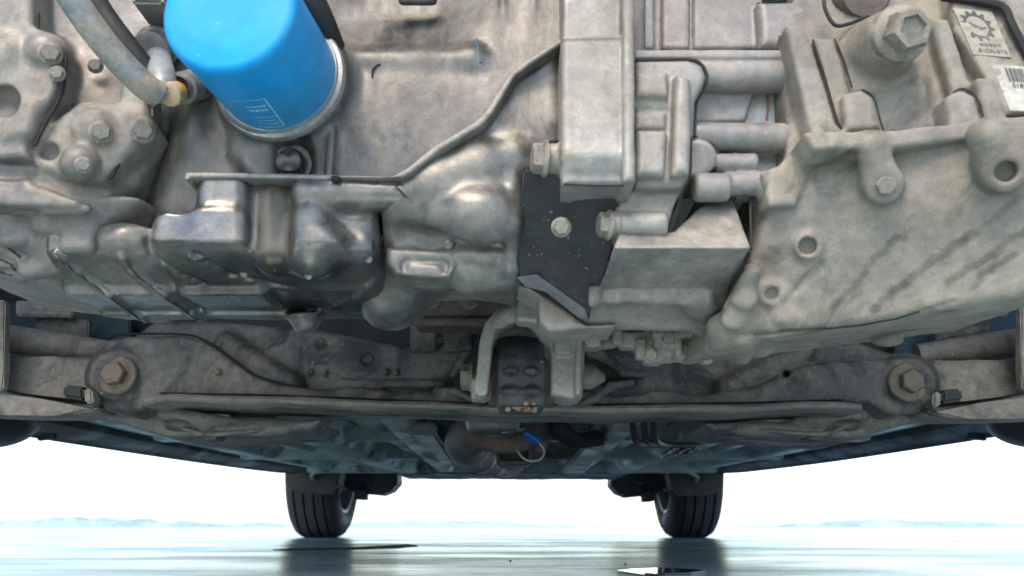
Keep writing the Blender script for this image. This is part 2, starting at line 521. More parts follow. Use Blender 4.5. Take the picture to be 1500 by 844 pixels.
M_PAN = mat('pan_steel', (0.17, 0.168, 0.16), (0.25, 0.222, 0.18), 0.38, 18, 0.8, (0.22, 0.46), 0.18, stain=(0.045, 0.042, 0.036), stain_amt=0.36, fleck=(0.45, 0.43, 0.38), fleck_amt=0.05, lines=.3, var=.34,
            patches=((V(404, 330, .50), (.017, .04, .042), (.10, .078, .052), .8, 0), (V(420, 424, .55), (.085, .07, .014), (.028, .027, .025), .75, .25)))  # last patch: oil film with the underside's shade painted into it
M_BRKT = mat('black_bracket', (0.010, 0.0105, 0.0115), (0.04, 0.039, 0.037), 0.33, 40, 0.0, (0.45, 0.8), 0.7, fleck=(0.16, 0.155, 0.145), fleck_amt=0.3)
M_SUB = mat('subframe_paint', (0.095, 0.093, 0.091), (0.27, 0.242, 0.206), 0.46, 22, 0.0, (0.45, 0.9), 0.5, stain=(0.05, 0.049, 0.048), stain_amt=0.42, stain_scale=16, fleck=(0.36, 0.33, 0.29), fleck_amt=0.26, var=.36)
M_ARM = mat('dusty_steel', (0.25, 0.225, 0.198), (0.38, 0.335, 0.28), 0.6, 16, 0.0, (0.6, 0.9), 0.4, stain=(0.12, 0.108, 0.095), stain_amt=.36, stain_scale=20, fleck=(0.38, 0.35, 0.3), fleck_amt=0.35, var=.36)
M_LIP = mat('lip_steel', (0.22, 0.205, 0.18), (0.36, 0.325, 0.275), 0.55, 16, 0.1, (0.5, 0.85), 0.4, streak=(0.35, 1, 3), stain=(0.05, 0.05, 0.05), stain_amt=0.28)
M_RUST = mat('rusty_steel', (0.12, 0.085, 0.065), (0.19, 0.155, 0.13), 0.5, 30, 0.1, (0.6, 0.9), 0.6, fleck=(0.26, 0.14, 0.07), fleck_amt=0.2)
M_BOLT = mat('bolt_steel', (0.22, 0.195, 0.165), (0.34, 0.295, 0.235), 0.5, 90, 0.4, (0.4, 0.75), 0.3, bscale=400)
M_RUSTBOLT = mat('rusty_bolt', (0.2, 0.15, 0.11), (0.27, 0.22, 0.17), 0.5, 60, 0.2, (0.5, 0.85), 0.4, bscale=400)
M_BLUE = mat('filter_blue', (0.0, 0.325, 0.72), (0.04, 0.30, 0.56), 0.4, 14, 0.0, (0.3, 0.5), 0.06, fleck=(0.4, 0.42, 0.44), fleck_amt=0.1, spec=.25, var=.14)
M_PRINT = mat('filter_print', (0.36, 0.62, 0.82), (0.3, 0.56, 0.8), 0.5, 60, 0.0, (0.4, 0.5), 0.0)
M_SEAL = mat('bright_steel', (0.36, 0.35, 0.33), (0.3, 0.28, 0.245), 0.45, 60, 0.7, (0.3, 0.55), 0.15)
M_GAP = mat('gap_black_rubber', (0.008, 0.008, 0.008), (0.02, 0.019, 0.018), 0.4, 40, 0.0, (0.6, 0.9), 0.2)  # rubber, and the painted dark of gaps between parts
M_FLOOR = mat('underbody_paint', (0.40, 0.47, 0.42), (0.52, 0.55, 0.48), 0.4, 9, 0.0, (0.4, 0.7), 0.3, stain=(0.07, 0.08, 0.072), stain_amt=0.35, stain_scale=8, spec=.3)
M_LOBE = mat('bracket_paint', (0.19, 0.205, 0.19), (0.29, 0.28, 0.245), 0.42, 20, 0.0, (0.45, 0.8), 0.45, stain=(0.05, 0.052, 0.048), stain_amt=.36, stain_scale=16, fleck=(.32, .3, .26), fleck_amt=.25, var=.36)
M_TYRE = mat('tyre_rubber', (0.022, 0.023, 0.025), (0.055, 0.055, 0.055), 0.35, 12, 0.0, (0.6, 0.9), 0.3)
M_RIM = mat('wheel_rim', (0.42, 0.42, 0.41), (0.3, 0.28, 0.25), 0.4, 14, 0.6, (0.35, 0.6), 0.1)
M_PLAST = mat('dark_plastic', (0.038, 0.042, 0.04), (0.085, 0.085, 0.078), 0.38, 12, 0.0, (0.45, 0.75), 0.2, spec=.25)
M_TEAL = mat('teal_liner', (0.02, 0.05, 0.062), (0.05, 0.09, 0.1), 0.35, 10, 0.0, (0.4, 0.7), 0.2)
M_LBLUE = mat('blue_liner', (0.04, 0.09, 0.135), (0.07, 0.10, 0.12), 0.35, 10, 0.0, (0.4, 0.7), 0.2)
M_CLIP = mat('blue_clip', (0.0, 0.10, 0.42), (0.02, 0.13, 0.4), 0.35, 60, 0.0, (0.3, 0.4), 0.0)
M_WIRE = mat('grey_wire', (0.45, 0.45, 0.43), (0.35, 0.33, 0.3), 0.4, 60, 0.0, (0.4, 0.6), 0.0)
M_CAPY = mat('orange_cap', (0.8, 0.36, 0.02), (0.5, 0.33, 0.13), 0.4, 90, 0.0, (0.35, 0.6), 0.1)
M_CAPD = mat('dusty_cap', (0.66, 0.40, 0.18), (0.5, 0.38, 0.26), 0.5, 90, 0.0, (0.5, 0.8), 0.1)
M_STICK = mat('sticker', (0.38, 0.35, 0.27), (0.31, 0.285, 0.23), 0.45, 40, 0.0, (0.5, 0.7), 0.1, bscale=300)
M_STICKW = mat('paper_sticker', (0.48, 0.455, 0.38), (0.36, 0.33, 0.27), 0.4, 40, 0.0, (0.5, 0.7), 0.1)
M_INK = mat('ink', (0.045, 0.047, 0.055), (0.14, 0.13, 0.115), 0.4, 90, 0.0, (0.5, 0.7), 0.0)
M_PIPE = mat('pipe_steel', (0.20, 0.245, 0.28), (0.44, 0.35, 0.245), 0.5, 42, 0.3, (0.35, 0.75), 0.4, fleck=(0.4, 0.25, 0.13), fleck_amt=0.12)
M_BODY = mat('body_paint', (0.45, 0.46, 0.47), (0.4, 0.4, 0.39), 0.3, 3, 0.2, (0.3, 0.4), 0.0, coat=0.5)

# ------------------------------------------------------------------ shared bolts
def hexbolt_mesh(name, head=0.0075, h=0.006, flange=0.0105, fh=0.0018, hole=0.0, n=6):
    """hex head on a round flange, base at z=0, head along +z"""
    bm = bmesh.new()
    lathe_bm([(0, 0), (flange, 0), (flange, fh * 0.5), (flange * 0.93, fh), (head * 0.95, fh * 1.6)], 28, bm)
    rings = []
    for sc, z in ((1.0, fh), (1.0, fh + h * 0.8), (0.88, fh + h), (0.62, fh + h)):
        rings.append([bm.verts.new((head * 1.12 * sc * math.cos(math.pi / 3 * i), head * 1.12 * sc * math.sin(math.pi / 3 * i), z)) for i in range(6)])
    for a, b in zip(rings, rings[1:]):
        for i in range(6): bm.faces.new((a[i], a[(i + 1) % 6], b[(i + 1) % 6], b[i]))
    if hole:
        r2 = [bm.verts.new((v.co.x * 0.92, v.co.y * 0.92, fh + h - hole)) for v in rings[-1]]
        for i in range(6): bm.faces.new((rings[-1][i], rings[-1][(i + 1) % 6], r2[(i + 1) % 6], r2[i]))
        bm.faces.new(r2)
    else:
        bm.faces.new(rings[-1])
    return bm_mesh(bm, name, angle=28)
BOLT = hexbolt_mesh('bolt'); BOLT.materials.append(M_BOLT)
NUT = hexbolt_mesh('nut', hole=0.002); NUT.materials.append(M_BOLT)
RBOLT = hexbolt_mesh('rusty_bolt'); RBOLT.materials.append(M_RUSTBOLT)
def bolt(parent, p, axis=(0, -1, 0), s=1.0, spin=0.3, me=None, name='bolt', label=None):
    return link(name, me or BOLT, None, parent, mtx=at(p, axis, s, spin), label=label)

car = bpy.data.objects.new('car', None)
COL.objects.link(car)
car.location = CAR_LOC
car['label'] = 'car seen from below, grey engine and gearbox with bright blue oil filter'
car['category'] = 'car'

def bead(parent, pts3, r=.0007, name='grime_line', m=None):
    """dark line lying on a surface"""
    return link(name, bm_mesh(tube_bm([Vector(p) for p in pts3], r, 6), name), m or M_GRIME, parent)
M_GRIME = mat('grime', (.05, .043, .034), (.09, .08, .065), .4, 60, 0, (.6, .9), .2)
def runs(me, lines):
    """mark irregular dried runs on a mesh: lines of (3-D points, width, strength)"""
    co = np.empty(len(me.vertices) * 3); me.vertices.foreach_get('co', co); co = co.reshape(-1, 3)
    f = np.zeros(len(co))
    for pts, w, amt in lines:
        P = np.array(pts)
        for a, b in zip(P, P[1:]):
            e = b - a; t = np.clip(((co - a) @ e) / (e @ e + 1e-12), 0, 1)
            d = np.linalg.norm(co - a - t[:, None] * e, axis=1)
            f = np.maximum(f, amt * np.clip(1.4 - d / w, 0, 1))
    me.attributes.new('dirt', 'FLOAT', 'POINT').data.foreach_set('value', f.astype(np.float32))
def ribbon(parent, vol, pts, w, name='oil_stain', m=None, seed=1):
    """thin irregular film lying on a casting"""
    rr_ = random.Random(seed); bm = bmesh.new(); prev = None
    n = 26
    xs_ = np.interp(np.linspace(0, 1, n), np.linspace(0, 1, len(pts)), [p[0] for p in pts]); ys_ = np.interp(np.linspace(0, 1, n), np.linspace(0, 1, len(pts)), [p[1] for p in pts])
    for i in range(n):
        t = i / (n - 1)
        dx, dy = xs_[min(i + 1, n - 1)] - xs_[max(i - 1, 0)], ys_[min(i + 1, n - 1)] - ys_[max(i - 1, 0)]
        L_ = math.hypot(dx, dy); nx, ny = -dy / L_, dx / L_
        ww = w * (math.sin(math.pi * t) ** .6) * rr_.uniform(.25, 1.2) + .5; o_ = rr_.uniform(-2, 2)
        c = [bm.verts.new(vol.hit(xs_[i] + nx * (o_ + s_ * ww), ys_[i] + ny * (o_ + s_ * ww), lift=.0010 if s_ else .0013)) for s_ in (-1, 0, 1)]
        if prev:
            for j in (0, 1): bm.faces.new((prev[j], prev[j + 1], c[j + 1], c[j]))
        prev = c
    return link(name, bm_mesh(bm, name), m or M_STAIN, parent)
M_STAIN = mat('dried_oil', (.15, .13, .10), (.22, .195, .15), .45, 60, 0, (.45, .7), .3)
def seam(parent, pts, r=.0009, name='gap_shade', smooth=True, m=None, flat=1.0):
    """thin black bead: painted shade of a gap, or a small dark mark"""
    q = VV(pts)
    q = spline(q, 5) if smooth else q
    return link(name, bm_mesh(tube_bm(q, r, 8, flat=flat), name), m or M_GAP, parent)
# ================================================================== ENGINE
# ---- engine block: upright face with the oil-filter boss
FC = V(411, 113, 0.487)                                  # filter seat centre
v = Vol.around(VV([(150, -90), (960, 300)], 0.50), 0.47, 0.60)
blk = VV([(170, -110), (945, -110), (945, 250), (830, 80), (756, 122), (704, 196), (578, 272), (290, 272), (285, 335), (215, 340), (170, 340)], 0.50)
v.prism(blk, 0.50, 0.60, 0.003, 0.003, ctrl=[
    (180, 0, .53), (200, 150, .535), (215, 240, .533), (245, 300, .522), (290, 230, .507), (330, 60, .507), (400, 250, .503), (500, 200, .499),
    (600, 150, .498), (700, 120, .498), (800, 200, .498), (900, 100, .498), (500, 120, .499), (600, 100, .499), (500, 30, .521), (640, 30, .520), (720, 20, .507),
    (800, 0, .505), (880, 0, .50), (500, 0, .521), (640, -60, .520), (300, -60, .515)])
v.cap(V(470, 90, .507), V(690, 92, .507), psize(15, 600, 80, .5), k=.012)         # cast ledge
v.cap(V(690, 92, .507), V(715, 110, .512), psize(13, 600, 80, .5), k=.012)
v.cyl(FC, FC + np.array([0, .05, 0]), .0455, .052, .003, .010)                    # filter boss
v.cyl(FC + np.array([0, -.002, 0]), FC + np.array([0, .01, 0]), .044, .044, .002, .002)
v.prism(VV([(345, 170), (490, 165), (492, 262), (372, 262), (330, 220)], .495), .497, .53, .006, .008)
v.cap(V(428, 225, .494), V(428, 262, .494), psize(30, 428, 235, .495), k=.006, sub=True)   # pocket under the filter
v.box(V(485, 230, .497), (.0022, .004, .020), rnd=.0015, k=.004)
v.cap(V(300, 190, .52), V(262, 300, .525), .012, k=.02)
v.box(V(612, -2, .508), (.014, .004, .0045), rnd=.003, k=.004)
for x in (735, 780): v.cap(V(x, -60, .507), V(x + 3, 60, .507), .0016, k=.004)
v.rough(0.00032, .03, 3)
engine_block = link('engine_block', v.mesh('engine_block'), M_BLOCK, car, label='dull grey cast aluminium engine block face')
# plug under the filter
bm = lathe_bm([(0, .012), (.005, .0118), (.008, .010), (.0095, .006), (.0095, 0), (.013, 0), (.013, -.01)], 28)
link('pressure_switch', bm_mesh(bm, 'pressure_switch'), mat('dark_plug', (.05, .045, .04), (.12, .11, .1), .3, 60, .6, (.2, .4), .1), engine_block, mtx=at(V(428, 240, .502), (0, -1, -.25)), label='dark shiny plug under the oil filter')
# small blue paint tick on the block
bm = tube_bm(VV([(698, 58, .4985), (700, 72, .4985), (704, 92, .4975)]), .0012, 8)
link('paint_mark', bm_mesh(bm, 'paint_mark'), M_LBLUE, engine_block)

# ---- oil filter
filt_ax = Vector((-.085, -1, -.05)).normalized()
R = .0395
bm = lathe_bm([(R - .001, .0), (R, .002), (R, .076), (R - .0004, .0785), (R - .0014, .0803), (R - .003, .0812), (R - .005, .0815), (R - .016, .0812), (.012, .0810), (0, .0810)], 64)
oil_filter = link('oil_filter', bm_mesh(bm, 'oil_filter', angle=60), M_BLUE, car, mtx=at(FC + np.array([0, -.003, -.002]), filt_ax), label='bright blue spin-on oil filter canister')
bm = lathe_bm([(R - .002, -.006), (R + .0035, -.006), (R + .0048, -.0045), (R + .0048, -.001), (R + .0038, .0008), (R + .0012, .0012), (R + .0006, .0035), (R - .002, .004)], 64)
link('sealing_ring', bm_mesh(bm, 'sealing_ring'), M_SEAL, oil_filter)
# faint printed panel on the can's underside
def on_can(a, z, dr=.00025):
    return Vector(((R + dr) * math.cos(a), (R + dr) * math.sin(a), z))
def can_stroke(bm, a0, z0, a1, z1, w=.0005, n=10):
    L_ = math.hypot((a1 - a0) * R, z1 - z0); nx, nz = -(z1 - z0) / L_, (a1 - a0) * R / L_
    prev = None
    for i in range(n + 1):
        t = i / n; a = a0 + (a1 - a0) * t; z = z0 + (z1 - z0) * t
        c = [bm.verts.new(on_can(a + nx * w / R * s_, z + nz * w * s_)) for s_ in (-1, 1)]
        if prev: bm.faces.new((prev[0], prev[1], c[1], c[0]))
        prev = c
Mi = at(FC + np.array([0, -.003, -.002]), filt_ax).inverted()
def can_ang(px, py):
    best = None
    for i in range(360):
        for z in np.linspace(.004, .07, 34):
            a = i * math.pi / 180
            w = at(FC + np.array([0, -.003, -.002]), filt_ax) @ on_can(a, z)
            c = np.array(w) - np.array([0, 0, CAM_H])
            zc = c[1] * CT + c[2] * ST; yc = -c[1] * ST + c[2] * CT
            nrm = w - (at(FC + np.array([0, -.003, -.002]), filt_ax) @ Vector((0, 0, z)))
            if nrm.dot(Vector(c)) > 0: continue
            e = (CX + F_PX * c[0] / zc - px) ** 2 + (CY - F_PX * yc / zc - py) ** 2
            if best is None or e < best[0]: best = (e, a, z)
    return best[1], best[2]
cA, cB, cC, cD = [can_ang(*p) for p in ((338, 147), (388, 145), (417, 184), (372, 183))]
bm = bmesh.new()
for p, q in ((cA, cB), (cB, cC), (cC, cD)): can_stroke(bm, p[0], p[1], q[0], q[1], .00045)
def lerp2(u, w_):
    l = [cA[i] + (cD[i] - cA[i]) * w_ for i in (0, 1)]; r = [cB[i] + (cC[i] - cB[i]) * w_ for i in (0, 1)]
    return [l[i] + (r[i] - l[i]) * u for i in (0, 1)]
rp = random.Random(4)
for w_ in (.22, .36, .62, .74, .86):
    u = .3
    while u < .9:
        u2 = min(u + rp.uniform(.05, .16), .93)
        p, q = lerp2(u, w_), lerp2(u2, w_)
        can_stroke(bm, p[0], p[1], q[0], q[1], .0011 if w_ < .5 else .0006, 3)
        u = u2 + .03
link('printed_panel', bm_mesh(bm, 'printed_panel'), M_PRINT, oil_filter, label='faint pale print panel on the blue can')

# ---- cast end of the crankcase, left of the pan
v = Vol.around(VV([(-100, 270), (240, 270)], .5) + [V(0, 460, .6), V(230, 490, .62)], .47, .65, .0022)
ins = V(60, 370, .56)
pf_ = plane3(V(0, 300, .501), V(150, 310, .503), V(60, 392, .522), ins)
pb_ = plane3(ray_plane(0, 402, pf_), ray_plane(150, 424, pf_), V(60, 447, .625), ins)
pr_ = plane3(ray_plane(165, 318, pf_), ray_plane(84, 372, pf_) + np.array([.012, 0, 0]), V(214, 470, .618), ins)
v.convex([pf_, pb_, pr_, (np.array([0, 0, 1.]), V(0, 286, .5)), (np.array([0, 1., 0]), np.array([0, .64, 0])), (np.array([-1., 0, 0]), V(-95, 300, .5))], .006)
v.cap(v.hit(30, 300), v.hit(118, 308), .007, k=.006)
v.box(v.hit(120, 340) + np.array([0, .006, 0]), (.012, .012, .016), rnd=.005, k=.006)
for q in ([(0, 378), (16, 386), (24, 398)], [(8, 362), (24, 372), (34, 380)], [(0, 398), (20, 404), (30, 402)], [(150, 425), (60, 412), (40, 416)]):
    v.path(v.hits(q), .0014, k=.004, sub=True)
for (x, y) in ((20, 352), (70, 330), (46, 398)): v.ell(v.hit(x, y), (.008, .004, .005), k=.006)
v.rough(.0006, .03, 4)
end_lines = [v.hits(q, .0001) for q in ([(0, 380), (14, 386), (22, 396)], [(12, 364), (24, 372), (30, 378)], [(0, 399), (18, 404)])]
endc = link('crankcase_end', v.mesh('crankcase_end'), M_ALU, car, label='dusty cast crankcase end at the left below the front cover')
for q in end_lines: bead(endc, q, .0008)

# ---- oil pan (pressed steel sump)
v = Vol.around(VV([(60, 250), (620, 250)], 0.50) + [V(300, 500, .60), V(60, 430, .5)], 0.46, 0.66, .002)
zz = lambda y, Y: V(300, y, Y)[2]
low = [(.4995, zz(364, .4995)), (.537, zz(418, .537)), (.540, zz(433, .540)), (.590, zz(454, .590)), (.593, zz(464, .593)), (.636, zz(469, .636)), (.636, zz(300, .5)), ]
v.xprism([(.4925, zz(312, .4925)), (.4925, zz(352, .4925))] + low, V(214, 340, .495)[0], V(556, 340, .495)[0], .012, .002)
v.xprism([(.4925, zz(257, .4925)), (.4925, zz(352, .4925))] + low[:1] + [(.53, zz(364, .4995)), (.53, zz(257, .4925))], V(281, 300, .495)[0], V(556, 300, .495)[0], .010, .010)
v.xprism([(.508, zz(334, .508)), (.512, zz(372, .512))] + low[1:], V(70, 380, .52)[0], V(240, 380, .52)[0], .007, .004)
v.ell(V(182, 352, .512), (.015, .011, .011), k=.008)
# rounded right end and its hollow
v.prism([V(553, 220, .50), V(553, 380, .51), V(550, 402, .525), V(540, 424, .54), V(515, 446, .57), V(470, 458, .6), V(440, 466, .62), V(440, 540, .62), V(720, 540, .6), V(720, 220, .5)], .44, .70, .004, .010, sub=True)
v.prism(VV([(474, 304), (600, 306), (600, 332), (520, 340), (474, 330)], .50), .44, .507, .008, .014, sub=True)
v.prism(VV([(500, 330), (600, 330), (600, 420), (560, 420), (530, 400)], .50), .44, .502, .008, .014, sub=True)
# groove under the filter with its round column
v.prism(VV([(366, 200), (442, 200), (442, 394), (366, 394)], .50), .44, .506, .008, .010, sub=True)
v.cap(V(404, 240, .516), V(402, 372, .513), .0150, k=.006)
v.cap(V(459, 330, .507), V(460, 374, .509), .0145, .0165, k=.012)
v.cap(V(452, 283, .5005), V(590, 286, .5035), .0112, k=.004)
v.ell(V(288, 374, .5065), (.0065, .005, .004), k=.002)
v.ell(V(288, 374, .5025), (.0048, .004, .0028), k=.001, sub=True)
# ribs and shallow pressed lines
for q in ([(82, 372), (105, 390), (135, 412), (165, 436), (214, 469)], [(178, 374), (192, 395), (228, 424), (252, 442), (296, 468)]):
    v.path(v.hits(q), .0026, k=.002)
v.path(v.hits([(216, 352), (222, 374), (262, 400), (300, 416)]), .0014, k=.003, sub=True)
v.path(v.hits([(300, 380), (335, 402), (370, 410), (440, 425)]), .0012, k=.003, sub=True)
v.path(v.hits([(546, 412), (520, 434), (470, 452)]), .0016, k=.003)
v.cyl(V(447, 458, .600), V(449, 487, .603), .016, .007, .003, .004)              # drain boss
v.rough(.0005, .035, 5)
PANHIT = {q: v.hit(*q) for q in ((357, 401), (452, 404), (540, 380), (500, 428))}
pan_lines = [v.hits(q, .0002) for q in ([(84, 378), (108, 397), (138, 419), (168, 442), (205, 468)], [(186, 384), (200, 404), (234, 431), (262, 450), (290, 470)])]
oil_pan = link('oil_pan', v.mesh('oil_pan'), M_PAN, car, label='oily silver-grey steel oil pan with pressed pockets and stepped bottom')
# flange where the pan meets the block
v = Vol.around(VV([(100, 240), (930, 40)], .49), .47, .53, .0016)
def strip(pts, t, y0, y1):
    v.prism(VV(pts), y0, y1, .001, .001, path=t)
strip([(120, 303, .490), (150, 317, .490), (205, 329, .490), (217, 317, .490), (268, 315, .490), (275, 256, .490), (440, 258, .490), (492, 260, .490)], .0019, .4895, .51)
strip([(497, 262, .488), (576, 264, .488), (600, 250, .488), (640, 218, .488), (700, 183, .488), (716, 166, .488), (752, 108, .488), (770, 95, .488), (822, 61, .488)], .0022, .4865, .515)
v.rough(0.00018, .02, 2)
link('flange', v.mesh('flange'), M_ALU, oil_pan, label='thin pale flange seam along the top of the pan')
PIP = hexbolt_mesh('rivet', .004, .001, .0085, .0018); PIP.materials.append(M_PAN)
for q in list(PANHIT)[:3]: bolt(oil_pan, PANHIT[q], (0, -1, -.4), .3, name='rivet', me=PIP)
for q in pan_lines: bead(oil_pan, q, .0007)

# ---- lower crankcase casting, right of the pan
v = Vol.around(VV([(520, 40), (840, 40)], .50) + [V(560, 505, .6), V(760, 440, .57)], .455, .64, .002)
out = [V(560, 266, .495), V(576, 264, .495), V(640, 217, .495), V(700, 182, .495), V(752, 107, .495), V(822, 62, .495), V(830, 255, .495), V(768, 255, .497), V(760, 330, .5), V(757, 400, .53),
       V(742, 412, .56), V(690, 411, .57), V(632, 413, .57), V(608, 446, .58), V(598, 452, .585), V(575, 460, .59), V(550, 454, .585), V(520, 420, .56), V(552, 360, .52)]
ctrl = [(600, 255, .499), (650, 230, .498), (700, 200, .497), (760, 130, .498), (810, 100, .498), (810, 200, .498), (760, 220, .499), (640, 270, .496), (600, 300, .50), (690, 300, .496), (740, 300, .50), (760, 260, .50),
        (700, 335, .498), (745, 340, .503), (690, 362, .515), (740, 372, .515), (640, 350, .515), (600, 350, .518), (560, 330, .515), (600, 390, .528), (660, 400, .53), (720, 390, .523), (745, 402, .54), (690, 405, .55),
        (640, 408, .555), (590, 425, .558), (560, 400, .55), (570, 460, .578), (600, 450, .57), (545, 450, .575)]
v.prism(out, .50, .63, .008, .003, ctrl=ctrl)
v.ell(V(698, 322, .514), (.032, .028, .021), k=.016)
v.path(VV([(590, 290, .508), (640, 270, .506), (700, 248, .506), (752, 238, .508)]), .0145, k=.010)
v.path(VV([(600, 345, .517), (650, 352, .515), (735, 362, .513)]), .004, k=.014, sub=True)
v.cap(V(690, 395, .54), V(735, 395, .54), .018, .016, k=.015)
v.path(VV([(752, 258, .500), (752, 330, .502), (748, 395, .525), (740, 420, .55)]), .004, k=.006)
v.prism(VV([(566, 362), (664, 366), (668, 384), (660, 406), (580, 402), (566, 384)], .52), .5185, .56, .004, .003)
v.cap(V(597, 388, .517), V(648, 389, .517), .0062, k=.0015, sub=True)
v.cap(V(603, 394, .524), V(640, 396, .524), .0045, k=.003)
v.ell(V(568, 458, .602), (.018, .028, .011), k=.014)
v.rough(0.00045, .035, 8)
crank = link('lower_crankcase', v.mesh('lower_crankcase', 2), mat('crankcase_aluminium', (.13, .128, .12), (.25, .23, .195), .45, 20, .7, (.30, .52), .25, stain=(.06, .055, .045), stain_amt=.3, lines=.3), car, label='shiny bulging cast crankcase between oil pan and black bracket')
bolt(crank, V(657, 358, .519), (0, -1, -.5), .4, name='rivet', me=PIP)

# ---- left front cover with its bolts
v = Vol.around(VV([(-90, -90), (240, 310)], .49), .44, .58, .002)
v.prism(VV([(-90, -100), (235, -100), (232, 150), (225, 200), (190, 262), (165, 285), (145, 315), (60, 302), (-90, 292)], .5), .51, .57, .006, .004,
        ctrl=[(-80, 0, .49), (0, 100, .49), (60, 0, .505), (120, 60, .513), (200, 30, .518), (210, 120, .52), (0, 200, .487), (60, 200, .495), (120, 150, .505), (100, 250, .492), (180, 240, .505), (0, 280, .49), (120, 285, .497), (200, 180, .51)])
v.prism(VV([(52, -80), (56, 45), (88, 66), (95, 95), (92, 140), (70, 180), (48, 220), (52, 240), (-90, 240), (-90, -80)], .487), .478, .52, .004, .002)     # raised plate
v.prism(VV([(60, 250), (52, 225), (75, 185), (120, 150), (160, 150), (215, 165), (226, 185), (200, 215), (168, 250), (150, 268), (90, 262)], .49), .486, .52, .005, .004)
v.cap(V(-60, 70, .484), V(10, 85, .484), .012, k=.01)
v.prism(VV([(15, 150), (62, 150), (50, 200), (10, 210)], .48), .474, .5, .004, .006)
v.cap(V(118, 240, .482), V(122, 245, .51), .012, k=.004)
v.cap(V(72, 222, .474), V(72, 222, .488), .006, k=.003, sub=True)
v.cap(V(-5, 150, .46), V(5, 148, .48), .011, k=.002, sub=True)
v.box(V(205, 165, .50), (.010, .012, .016), rnd=.004, k=.005)
v.cap(V(70, 78, .482), V(76, 80, .52), .013, k=.004)
v.cap(V(142, 195, .49), V(148, 193, .52), .015, k=.006)
v.path(VV([(-80, 268, .488), (40, 272, .49), (120, 310, .495)]), .0025, k=.004)
v.path(VV([(70, 310, .495), (128, 306, .493)]), .003, k=.004)
v.prism(VV([(-90, 272), (60, 276), (118, 294), (112, 304), (-90, 300)], .488), .4865, .53, .003, .004)
v.rough(0.00049, .03, 11)
cover = link('front_cover', v.mesh('front_cover'), M_ALU, car, label='dusty beige cast front cover with bolts, left of the filter')
for (x, y, d, s_, sp) in ((74, 79, .471, .72, .2), (148, 194, .477, .72, .5), (209, 192, .483, .76, .1), (122, 242, .471, .5, .0)):
    bolt(cover, V(x, y, d), (.5, -1, -.3), s_, sp)
for (x, y, d) in ((140, 97, .505), (84, 108, .474)):
    bolt(cover, V(x, y, d), (.3, -1, -.3), .5, name='stud')
# blank box edge top centre
bm = plate(VV([(190, -30), (238, -30), (238, 4), (192, 3)], .47), .03, bev=.002)
link('sensor_box', bm_mesh(bm, 'sensor_box'), M_ALU, car)

# ---- metal pipe with its fitting and orange cap
pp = spline([V(40, -110, .40), V(104, -4, .425), V(160, 72, .445), V(210, 124, .46), V(233, 138, .468)], 8)
bm = tube_bm(pp, psize(20.5, 160, 60, .44), 24)
pipe = link('coolant_pipe', bm_mesh(bm, 'coolant_pipe'), M_PIPE, car, label='dusty metal pipe running down beside the blue filter')
bm = tube_bm(spline(VV([(233, 142, .47), (238, 118, .472), (234, 95, .49), (232, 80, .51)]), 6), .0085, 20)
link('elbow', bm_mesh(bm, 'elbow'), mat('elbow_steel', (.33, .37, .40), (.38, .37, .34), .4, 40, .3, (.35, .6), .2), pipe)
bm = lathe_bm([(0, 0), (.014, 0), (.0148, .002), (.0148, .010), (.0125, .012), (.0125, .022), (.0105, .023), (0, .023)], 28)
link('collar', bm_mesh(bm, 'collar'), M_ALU, pipe, mtx=at(V(236, 66, .512), (.05, -.75, -.66)))
bm = plate(VV([(200, 140), (222, 140), (222, 172), (198, 172)], .492), .02, bev=.002)
link('bracket_leg', bm_mesh(bm, 'bracket_leg'), M_ALU, pipe)
bm = lathe_bm([(.0105, -.03), (.0105, -.004), (.0085, -.003), (.0085, .001)], 24)
link('valve_body', bm_mesh(bm, 'valve_body'), M_ALU, pipe, mtx=at(V(262, 130, .478), (-.15, -.8, -.6)))
bm = lathe_bm([(.0072, -.001), (.0076, .0), (.0076, .0045), (.0072, .005)], 24)
link('cap_ring', bm_mesh(bm, 'cap_ring'), M_CAPY, pipe, mtx=at(V(259, 136, .475), (-.15, -.8, -.6)), label='orange ring of the small valve cap')
bm = lathe_bm([(.0070, .004), (.0078, .0045), (.0080, .0065), (.0076, .009), (.006, .0098), (0, .0100)], 24)
link('valve_cap', bm_mesh(bm, 'valve_cap'), M_CAPD, pipe, mtx=at(V(259, 136, .475), (-.15, -.8, -.6)), label='dusty orange valve cap')

# black beads put in for the shade of gaps, and small dark marks
seam(cover, [(56, 20, .481), (58, 46, .481), (86, 65, .481), (96, 84, .481), (95, 100, .481), (91, 136, .481), (66, 182, .481), (50, 214, .481)], .0012)
seam(cover, [(186, 216, .490), (174, 240, .490), (162, 262, .490)], .0014)
bm = tube_bm(spline(VV([(118, -40, .475), (150, 18, .475), (190, 72, .478), (222, 112, .485)]), 6), .0075, 14)
link('dark_tube', bm_mesh(bm, 'dark_tube'), M_GAP, car, label='black tube standing for the dark gap behind the metal pipe')  # added tube: its black paints the shade in the gap behind the pipe
bm = tube_bm(spline(VV([(440, -40, .462), (458, 0, .468), (474, 36, .478), (488, 72, .492)]), 6), .0085, 14)
link('dark_tube', bm_mesh(bm, 'dark_tube'), M_GAP, car, label='black tube behind the blue oil filter')  # black tube added along the dark band beside the filter
seam(engine_block, [(545, 112, .4985), (546, 102, .4985), (552, 96, .4985), (557, 94, .4985)], .0006, 'scratch')
seam(oil_pan, [(487, 262, .489), (493, 262, .488), (497, 264, .488)], .0022, 'sealant_blob')
seam(crank, [(574, 268, .4885), (585, 278, .4878), (596, 290, .4895)], .0006, 'scratch')

